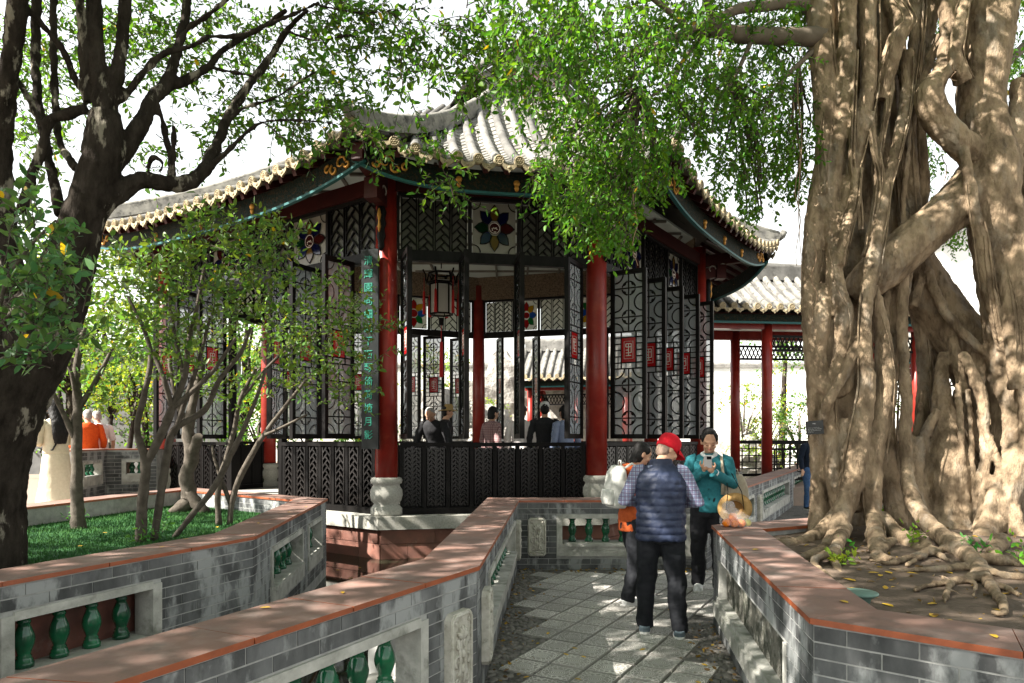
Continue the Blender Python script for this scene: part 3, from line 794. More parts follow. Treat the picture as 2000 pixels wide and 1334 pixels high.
frost3_m = glass_mat('frosted_glass_unlit', (.38,.37,.32), trans=.05, rough=.35, translucent=.45)  # unlit copy of the frosted pane, shade put into its colour
LAB = (B_-A_).length; LBC = (C_-B_).length; LAD = (A_-D_).length
facet(A_, B_, [('L',1),('F',.95),('L',1)], [(.2,LAB-.2,8)], [(.24,82),(1.12,88),(1.98,92),(3.03,128)], True)
facet(B_, C_, [('L',.8),('F',.9),('L',1),('F',.9),('L',.8)], [(.2,LBC-.2,10)], [(.42,84),(1.22,84),(2.02,84),(2.85,84),(3.65,84)])
facet(D_, A_, [('L',1),('F',.9),('L',1),('F',.9),('L',.8)], [(.2,2.2,7),(3.75,LAD-.2,7)], [(.5,70),(1.3,75),(2.1,80),(3.8,60),(4.7,84),(5.5,88)], True, entry=(2.25,3.7))
facet(C_, C2, [('L',.7),('F',.8),('L',.7)], [(.2,2.2,6)], [], False)
facet(C2, G_, [('L',1),('F',.9),('L',1),('F',.9),('L',.8)], [(.2,(C2-G_).length-.2,9)], [(1.1,60),(2.0,62),(2.9,62),(3.9,60)], False)
facet(G_, D2, [('L',1),('F',.9),('L',1),('F',.9),('L',.8)], [(.2,(D2-G_).length-.2,9)], [(.3,58),(.95,40),(1.6,58),(2.3,20),(2.9,14),(3.5,10),(4.1,8),(4.6,8)], False)
facet(D2, D_, [('L',.7),('F',.8),('L',.7)], [(.2,1.2,3)], [], False)
# woven frieze and ceiling inside
for P, Q in ((C2, G_), (G_, D2), (C_, C2), (D2, D_)):
    t = (Q-P).normalized(); n = Vector((-t.y, t.x)); mb = MB()
    mb.bar(V3(P+n*.09, ZL1+.35), V3(Q+n*.09, ZL1+.35), .03, .62); mb.build('woven_frieze', bamboo_m, pav)
m = MB(); m.prism(offs(PV, -.1), 5.98, 6.02); ce = m.build('ceiling', ceiling_m, pav)
m = MB()
for k in range(-9, 9):
    m.bar((-8, 14.3+k*.9, 5.95), (5, 14.3+k*.9, 5.95), .05, .05); m.bar((-1.2+k*.9, 11, 5.952), (-1.2+k*.9, 18.2, 5.952), .05, .05)
m2 = MB()
ip = [(p.x, p.y) for p in offs(PV, -.2)]
for k in range(-9, 9):
    for (a, c) in (((-8, 14.3+k*.8), (5, 14.3+k*.8)), ((-1.2+k*.8, 10), (-1.2+k*.8, 19))):
        a, c = Vector(a), Vector(c); run = None
        for s in range(81):
            p = a.lerp(c, s/80); ins = inside(p, ip)
            if ins and run is None: run = p
            if (not ins or s == 80) and run is not None:
                if (p-run).length > .3: m2.bar(V3(run, 5.955), V3(p, 5.955), .05, .045)
                run = None
m2.build('ceiling_rib', soffit_m, ce)

# --- roof
EV = [Vector((-2.16,9.15)), Vector((2.36,9.82)), Vector((5.75,14.75)), Vector((4.9,18.9)), Vector((-.9,20.2)), Vector((-7.3,17.8)), Vector((-8.5,13.3))]
TV = [Vector((-.2,13.0)), Vector((.75,13.2)), Vector((1.5,14.3)), Vector((1.2,15.4)), Vector((-.8,16.2)), Vector((-2.6,15.6)), Vector((-2.6,14.3))]
ZE, ZT = 5.47, 8.25
rs = MB()
def roof_fn(i):
    P, Q, T0, T1 = EV[i], EV[(i+1) % 7], TV[i], TV[(i+1) % 7]
    t = (Q-P); LL = t.length; t /= LL; n = Vector((-t.y, t.x))
    v0, v1 = (T0-P).dot(n), (T1-P).dot(n); u0, u1 = (T0-P).dot(t), (T1-P).dot(t)
    def vt(u): return v0+(v1-v0)*min(1, max(0, (u-u0)/max(1e-3, u1-u0)))
    def z(u, v):
        x = min(1, v/vt(u)); e = abs(2*u/LL-1)
        ez = ZE+.42*e**3.2*(1-x)**2
        return ez+(ZT-ZE)*(.62*x+.38*x*x)
    def vmax(u):
        if u < u0: return v0*u/u0
        if u > u1: return v1*(LL-u)/(LL-u1)
        return vt(u)
    def pt(u, v, dz=0): p = P+t*u+n*v; return Vector((p.x, p.y, z(u, v)+dz))
    return P, Q, t, n, LL, vmax, pt
EDISC = MB(); yprism(EDISC, [(math.cos(i*.5236)*.075, math.sin(i*.5236)*.075) for i in range(12)][::-1], -.03, .03)
EDISC.tube([(math.cos(i*.5236)*.06, -.031, math.sin(i*.5236)*.06) for i in range(13)], .009, 4)
for i in range(6): EDISC.ball((math.cos(i*1.047)*.028, -.031, math.sin(i*1.047)*.028), .011, 5)
EDISC.ball((0,-.031,0), .014, 5)
disc_me = EDISC.mesh('tile_end_disc', tileend_m)
DRIP = MB(); yprism(DRIP, [(-.1,.02),(-.095,-.035),(-.06,-.075),(-.02,-.09),(0,-.12),(.02,-.09),(.06,-.075),(.095,-.035),(.1,.02),(.05,-.01),(0,-.02),(-.05,-.01)][::-1], -.018, .012)
DRIP.ball((0,-.018,-.05), (.03,.012,.025), 6)
drip_me = DRIP.mesh('drip_tile', tileend_m)
roof_core = MB()
for i in range(7):
    P, Q, t, n, LL, vmax, pt = roof_fn(i)
    NU, NV = 40, 12; b = len(roof_core.v)
    for a in range(NU+1):
        u = LL*a/NU
        for c in range(NV+1): roof_core.v.append(tuple(pt(u, vmax(u)*c/NV, -.05)))
    for a in range(NU):
        for c in range(NV):
            k = b+a*(NV+1)+c; roof_core.f.append((k, k+NV+1, k+NV+2, k+1)); roof_core.m.append(0); roof_core.sm.append(True)
n_ = len(roof_core.v); roof_core.add([V3(p, ZT-.05) for p in TV], [tuple(range(7))])
roof = roof_core.build('roof', soffit_m, pav)
SP = .285
for i in (6, 0, 1, 2):
    P, Q, t, n, LL, vmax, pt = roof_fn(i); rz = math.atan2(t.y, t.x)
    k = int(LL/SP); off = (LL-k*SP)/2+.0
    pan = MB()
    for r in range(k+1):
        u = off+r*SP; vm = vmax(u)
        if vm < .25: vm = .25
        ns = max(3, int(vm/.3)); b = MB()
        pts = [pt(u, vm*q/ns, .035) for q in range(ns+1)]
        rad = [.072+.006*math.sin(q*2.1+r) for q in range(ns+1)]
        b.tube(pts, rad, 8, smooth=True)
        b.build('tile_row', tileold_m, roof)
        e = pt(u, -.01, .035); put('tile_end_disc', disc_me, e, roof, rz=rz)
        if r < k:
            e = pt(u+SP/2, -.03, -.005); put('drip_tile', drip_me, e, roof, rz=rz)
            # stepped pan tiles
            um = u+SP/2; vm2 = max(.25, vmax(um)); v = 0.0
            while v < vm2-.02:
                v2 = min(vm2, v+.16); w = .085
                pa, pb_, pc, pd = pt(um-w, v, .03), pt(um+w, v, .03), pt(um+w, v2, .008), pt(um-w, v2, .008)
                mid0, mid1 = pt(um, v, .0), pt(um, v2, -.022)
                lo = [q-Vector((0,0,.02)) for q in (pa, mid0, pb_)]
                pan.add([pa, mid0, pb_, pc, mid1, pd, *lo], [(0,1,4,5),(1,2,3,4),(0,6,7,1),(1,7,8,2)])
                v = v2
    o = pan.build('pan_tiles', tilepale_m, roof); o['kind'] = 'stuff'
# hips
def curve_hip(i, nm='hip_ridge'):
    P, Q, t, n, LL, vmax, pt = roof_fn(i)
    T = TV[i]; E = EV[i]; h = MB(); pts = []
    for q in range(13):
        f = q/12; p = E.lerp(T, f); z = ZE+.42*(1-f)**2+(ZT-ZE)*(.62*f+.38*f*f)
        pts.append(Vector((p.x, p.y, z)))
    for a in range(12): h.bar(pts[a]+Vector((0,0,.07)), pts[a+1]+Vector((0,0,.07)), .15, .2)
    h.tube([p+Vector((0,0,.19)) for p in pts], .07, 8)
    d = (E-T).normalized(); e = pts[0]
    h.tube([e+Vector((0,0,.12)), e+V3(d*.10, .18), e+V3(d*.14, .25)], [.09,.08,.07], 8)
    h.build(nm, hip_m, roof)
for i in range(7): curve_hip(i)
# upper gable and main ridge
g = MB()
rp0, rp1 = Vector((.35,13.0)), Vector((-.9,16.2))
gd = (rp1-rp0).normalized(); gn = Vector((gd.y,-gd.x))
for (s, col) in ((1,0),):
    P0 = [V3(rp0-gn*1.35, ZT-.1), V3(rp0+gn*1.35, ZT-.1), V3(rp0, ZT+.95)]; P1 = [V3(rp1-gn*1.35, ZT-.1), V3(rp1+gn*1.35, ZT-.1), V3(rp1, ZT+.95)]
    g.add(P0+P1, [(0,1,2),(5,4,3),(0,2,5,3),(1,4,5,2)])
g.build('upper_gable', tilepale_m, roof)
g = MB(); g.tube([V3(rp0-gn*1.4-gd*.06, ZT), V3(rp0-gd*.06, ZT+1.0), V3(rp0+gn*1.4-gd*.06, ZT)], .1, 6); g.bar(V3(rp0, ZT+1.05), V3(rp1, ZT+1.05), .22, .34)
g.build('ridge', hip_m, roof)
g = MB()
q = random.Random(4)
for k in range(26):
    u, w = q.uniform(-.8,.8), q.uniform(.08,.5)
    if abs(u)/1.35+w/.95 > .8: continue
    p = rp0+gn*u-gd*.02
    pts = [V3(p+gn*.12*(1-j/10)*math.cos(j*.7), ZT+w+.12*(1-j/10)*math.sin(j*.7)) for j in range(9)]
    g.tube(pts, .025, 5)
g.build('gable_carving', mat('gable_carving', (.5,.42,.42), .8, col2=(.3,.08,.1), nscale=6), roof)
# fascia, rafters, corner brackets, gold ornament
for i in (6, 0, 1, 2):
    P, Q, t, n, LL, vmax, pt = roof_fn(i)
    fa = MB(); tr = MB(); NS = 24
    for a in range(NS):
        p0, p1 = pt(LL*a/NS, .26, -.0), pt(LL*(a+1)/NS, .26, -.0)
        z0, z1 = p0.z-.30, p1.z-.30
        c0, c1 = Vector((p0.x, p0.y, z0)), Vector((p1.x, p1.y, z1))
        fa.bar(c0, c1, .035, .30); tr.bar(c0+Vector((0,0,-.165)), c1+Vector((0,0,-.165)), .06, .035)
    fa.build('fascia_board', fascia_m, roof); tr.build('fascia_trim', teal_m, roof)
    ra = MB(); k = int(LL/.3)
    for r in range(1, k):
        u = r*LL/k; ve = min(vmax(u)*.9, 1.35)
        if ve < .3: continue
        ra.bar(pt(u, .05, -.11), pt(u, ve, -.11), .07, .09)
    ra.build('rafter', beamred_m, roof)
    for (uu, sg) in ((.45,1),(LL-.45,-1)):
        go_ = MB()
        for j, (dx, dz, r0, a0) in enumerate(((0,.02,.1,0),(.14,-.02,.08,2),(.27,.03,.06,1),(-.12,-.05,.06,3))):
            c = pt(uu+sg*dx, .235, -.3+dz)
            pts = [c+Vector((t.x, t.y, 0))*r0*(1-.08*q)*math.cos(a0+q*.75)+Vector((0,0,1))*r0*(1-.08*q)*math.sin(a0+q*.75) for q in range(9)]
            go_.tube(pts, [.02]*6+[.015,.01,.006], 5)
        go_.build('gold_scroll', gold_m, roof)
    for uu in (LL*.32, LL*.5, LL*.68):
        go_ = MB(); c = pt(uu, .235, -.3); go_.ball(c, (.05,.03,.05), 7); go_.ball(c+Vector((0,0,-.07)), (.035,.03,.05), 7)
        go_.build('gold_boss', gold_m, roof)
gs = MB()
for i, p in enumerate(PV[:3]+[D_]):
    e = EV[(0,1,2,6)[i]]; d = (e-p).normalized(); k = MB()
    k.bar(V3(p, 5.45), V3(p+d*1.0, 5.6), .16, .24); k.bar(V3(p, 5.18), V3(p+d*.45, 5.25), .14, .22)
    k.box((p.x+d.x*.47, p.y+d.y*.47, 5.25), (.2,.2,.3), rz=math.atan2(d.y, d.x))
    k.build('corner_bracket', beamred_m, pav)
    s = MB(); nn = Vector((d.y,-d.x))
    for sg in (-1,1):
        for (uu, zz, rr_) in ((.28,5.3,.07),(.5,5.36,.06),(.72,5.58,.06),(.95,5.62,.05)):
            c = V3(p+d*uu+nn*sg*.085, zz); s.tube([c+V3(d*rr_*math.cos(a*.8), rr_*math.sin(a*.8)) for a in range(6)], .012, 4)
    s.build('bracket_scroll', mat('pale_scroll', (.4,.36,.32), .7), pav)
    dr = MB(); e_ = V3(p+d*.2, 0)
    dr.tube([e_+Vector((0,0,z_)) for z_ in (5.1,5.0,4.92,4.84,4.76,4.66,4.58,4.5,4.44)], [.05,.085,.06,.08,.05,.07,.045,.05,.015], 8, sy=.6)
    dr.tube([e_+V3(d*.07, z_) for z_ in (5.05,4.95,4.86,4.78,4.7)], [.012,.03,.012,.026,.008], 6, mi=1)
    dr.build('carved_drop', [black_m, gold_m], pav)

# couplet board on the front column
def text_mesh(txt, size, name, ma, extrude=.004):
    cu = bpy.data.curves.new(name, 'FONT'); cu.body = txt; cu.size = size; cu.extrude = extrude; cu.align_x = 'CENTER'; cu.align_y = 'CENTER'; cu.resolution_u = 2
    o = bpy.data.objects.new(name, cu); COL.objects.link(o)
    dg = bpy.context.evaluated_depsgraph_get(); me = bpy.data.meshes.new_from_object(o.evaluated_get(dg))
    bpy.data.objects.remove(o); me.materials.clear(); me.materials.append(ma); me.name = name
    return me
jade_m = mat('jade_paint', (.025,.2,.14), .5)
bx = A_+Vector((-.20,-.12)); ba = R(-14)
cb = thing('couplet_board', 'tall black board with green calligraphy hung on the front red column', 'board', (bx.x, bx.y-.06, 1.55))
s = MB(); Mr = Matrix.Rotation(ba, 3, 'Z')
s.box((bx.x, bx.y-.09, 2.98), (.27,.04,2.95), rz=ba); s.build('board', mat('board_black', (.006,.008,.0085), .4, spec=.2, col2=(.01,.012,.012), nscale=6), cb)
chars = '清輝園向細雨下石琴倚荷塘月影'
for k, ch in enumerate(chars):
    me = text_mesh(ch, .145, 'character', jade_m)
    z = 4.28-k*.198
    o = put('character', me, (bx.x+Mr.col[0].x*-.02+Mr.col[1].x*-.024, bx.y-.09+Mr.col[0].y*-.02-.024, z), cb, M=Mr @ Matrix.Rotation(R(90), 3, 'X'))
# hanging lantern
lp = at(862, 585, 13.2)
ln = thing('palace_lantern', 'hexagonal black framed palace lantern with red tassels hanging inside the pavilion', 'lantern', (lp.x, lp.y, lp.z-.4))
hexa = lambda r, z, a0=.3: [(lp.x+.8*r*math.cos(a0+i*math.pi/3), lp.y+.8*r*math.sin(a0+i*math.pi/3), lp.z+(z-lp.z)*.8) for i in range(6)]
fr = MB()
for r, z in ((.27,lp.z-.36),(.27,lp.z+.36),(.36,lp.z+.38),(.30,lp.z+.62)):
    h_ = hexa(r, z)
    for i in range(6): fr.bar(h_[i], h_[(i+1) % 6], .03, .03)
for i in range(6):
    fr.bar(hexa(.27,lp.z-.36)[i], hexa(.27,lp.z+.36)[i], .03, .03); fr.bar(hexa(.36,lp.z+.38)[i], hexa(.30,lp.z+.62)[i], .025, .025)
    p = Vector(hexa(.38,lp.z+.42)[i]); fr.tube([p, p+Vector((0,0,.12)), p+(p-lp).normalized()*.08+Vector((0,0,.16))], .018, 5)
fr.tube([(lp.x, lp.y, lp.z+.6), (lp.x, lp.y, 5.95)], .012, 5); fr.tube([(lp.x, lp.y, lp.z-.36), (lp.x, lp.y, lp.z-.5)], .05, 6)
fr.build('lantern_frame', black_m, ln)
for i in range(6):
    s = MB(); a, c = hexa(.26,lp.z-.35)[i], hexa(.26,lp.z-.35)[(i+1) % 6]
    s.add([a, c, (c[0],c[1],lp.z+.35), (a[0],a[1],lp.z+.35)], [(0,1,2,3)]); s.build('lantern_pane', frost_m, ln)
for i in range(6):
    p = Vector(hexa(.42,lp.z+.5)[i]); s = MB(); s.tube([p, p-Vector((0,0,.25)), p-Vector((0,0,.28)), p-Vector((0,0,.7))], [.006,.006,.022,.03], 6)
    s.build('tassel', mat('tassel_red', (.4,.02,.02), .7), ln)
p = Vector((lp.x, lp.y, lp.z-.5)); s = MB(); s.tube([p, p-Vector((0,0,.3)), p-Vector((0,0,.34)), p-Vector((0,0,1.0))], [.008,.008,.03,.04], 6)
s.build('tassel', mat('tassel_red', (.4,.02,.02), .7), ln)
# table inside
tb = at(960, 850, 14.6); tt_ = thing('dark_table', 'dark wooden table standing inside the pavilion', 'table', (tb.x, tb.y, ZF))
s = MB(); s.box((tb.x, tb.y, ZF+1.0), (1.8,.8,.08)); s.build('table_top', black_m, tt_)
for dx in (-.8,.8):
    for dy in (-.33,.33):
        s = MB(); s.box((tb.x+dx, tb.y+dy, ZF+.48), (.08,.08,.96)); s.build('leg', black_m, tt_)
# ---------------------------------------------------------------- trees
nr = np.random.default_rng(21)
def leaves_obj(name, ma, P, D, S, C, parent, wr=.5, fold=.18, stuff=True):
    """one leaf blade per row: base point P, axis D, length S, colour C"""
    P, D, S, C = (np.asarray(q, dtype=float) for q in (P, D, S, C))
    n = len(P); D = D/np.linalg.norm(D, axis=1)[:, None]
    U = nr.normal(size=(n, 3)); U[:, 2] += 1.1                     # blades tend to face upwards
    X = np.cross(D, U); X /= np.linalg.norm(X, axis=1)[:, None]+1e-9
    Nn = np.cross(X, D); S = S[:, None]; W = S*wr*nr.uniform(.8, 1.2, (n, 1))
    curl = nr.uniform(-.12, .22, (n, 1))*S
    prof = [(0, 0, 0), (.3, -.42, fold), (.68, -.36, fold), (1, 0, 0), (.68, .36, fold), (.3, .42, fold)]
    V = np.empty((n, 6, 3))
    for k, (t, w, h) in enumerate(prof):
        V[:, k] = P+D*S*t+X*W*w+Nn*(abs(w)*W*h*1.6)-Nn*curl*t*t
    idx = np.arange(n)[:, None]*6
    F = np.concatenate([idx+np.array([0,1,2,3]), idx+np.array([0,3,4,5])], axis=1).reshape(-1)
    me = bpy.data.meshes.new(name); me.vertices.add(n*6); me.vertices.foreach_set('co', (V-np.array(ORG.get(parent.name, Vector()))[None, None, :]).reshape(-1))
    me.loops.add(n*8); me.loops.foreach_set('vertex_index', F.astype(np.int32))
    me.polygons.add(n*2); me.polygons.foreach_set('loop_start', np.arange(n*2, dtype=np.int32)*4); me.polygons.foreach_set('loop_total', np.full(n*2, 4, dtype=np.int32))
    me.update(calc_edges=True)
    at_ = me.attributes.new('leafcol', 'FLOAT_COLOR', 'POINT')
    col = np.ones((n, 6, 4)); col[:, :, :3] = C[:, None, :]; at_.data.foreach_set('color', col.reshape(-1))
    me.materials.append(ma)
    o = bpy.data.objects.new(name, me); COL.objects.link(o); o.parent = parent
    if stuff: o['kind'] = 'stuff'
    return o
class Leafage:
    def __init__(s): s.P = []; s.D = []; s.S = []; s.C = []; s.tw = MB()
    def col(s, base, yellow=.004):
        r = rnd.random(); v = rnd.uniform(.65, 1.4); h = rnd.uniform(-.25, .3)
        c = [base[0]*v*(1+h), base[1]*v, base[2]*v*(1-h*.5)]
        if r < yellow: c = [.4*v, .27*v, .02]
        return c
    def twig(s, p, d, L, k, size, base, droop=.4, r=.004, yellow=.004, spread=.9, wood=True):
        p = Vector(p); d = Vector(d).normalized(); pts = [p.copy()]
        seg = 5
        for i in range(seg):
            d = (d+Vector((rnd.uniform(-.25,.25), rnd.uniform(-.25,.25), rnd.uniform(-.2,.2)-droop*.25))).normalized()
            p = p+d*L/seg; pts.append(p.copy())
        if wood: s.tw.tube(pts, [r*(1-.7*i/seg) for i in range(seg+1)], 4, cap=False)
        for j in range(k):
            f = (j+1.0)/k*seg; i = min(seg-1, int(f)); q = pts[i].lerp(pts[i+1], min(1, f-i))
            ax = (pts[i+1]-pts[i]).normalized()
            sd = ax.orthogonal().normalized(); a = j*2.4+rnd.uniform(-.5,.5)
            sd = Matrix.Rotation(a, 3, ax) @ sd
            dd = ax*rnd.uniform(.25,.9)+sd*spread+Vector((0,0,-.25*droop))
            s.P.append(tuple(q)); s.D.append(tuple(dd)); s.S.append(size*rnd.uniform(.5,1.35)); s.C.append(s.col(base, yellow))
        return pts[-1]
    def done(s, parent, ma, wr=.5, twm=None, name='crown'):
        if s.tw.v: o = s.tw.build('twigs', twm or twig_m, parent); o['kind'] = 'stuff'
        return leaves_obj(name, ma, s.P, s.D, s.S, s.C, parent, wr)
def smooth_pts(P, n=4):
    """Catmull-Rom through (Vector, r)"""
    out = []; k = len(P)
    for i in range(k-1):
        p0, p1, p2, p3 = P[max(i-1,0)], P[i], P[i+1], P[min(i+2,k-1)]
        for q in range(n):
            t = q/n
            f = lambda a, b, c, d: .5*((2*b)+(c-a)*t+(2*a-5*b+4*c-d)*t*t+(-a+3*b-3*c+d)*t*t*t)
            out.append((f(p0[0], p1[0], p2[0], p3[0]), max(.002, f(p0[1], p1[1], p2[1], p3[1]))))
    out.append(P[-1]); return out
def limb(mb, L, n=9, wob=.0, sub=5):
    """L: (px, py, depth, radius in photo pixels)"""
    P = [(at(a, b, d), r*d/FPX) for a, b, d, r in L]
    Q = smooth_pts(P, sub)
    if wob: Q = [(p+Vector((rnd.uniform(-1,1), rnd.uniform(-1,1), 0))*wob*r, r*rnd.uniform(1-wob,1+wob)) for p, r in Q]
    mb.tube([p for p, r in Q], [r for p, r in Q], n)
    return Q

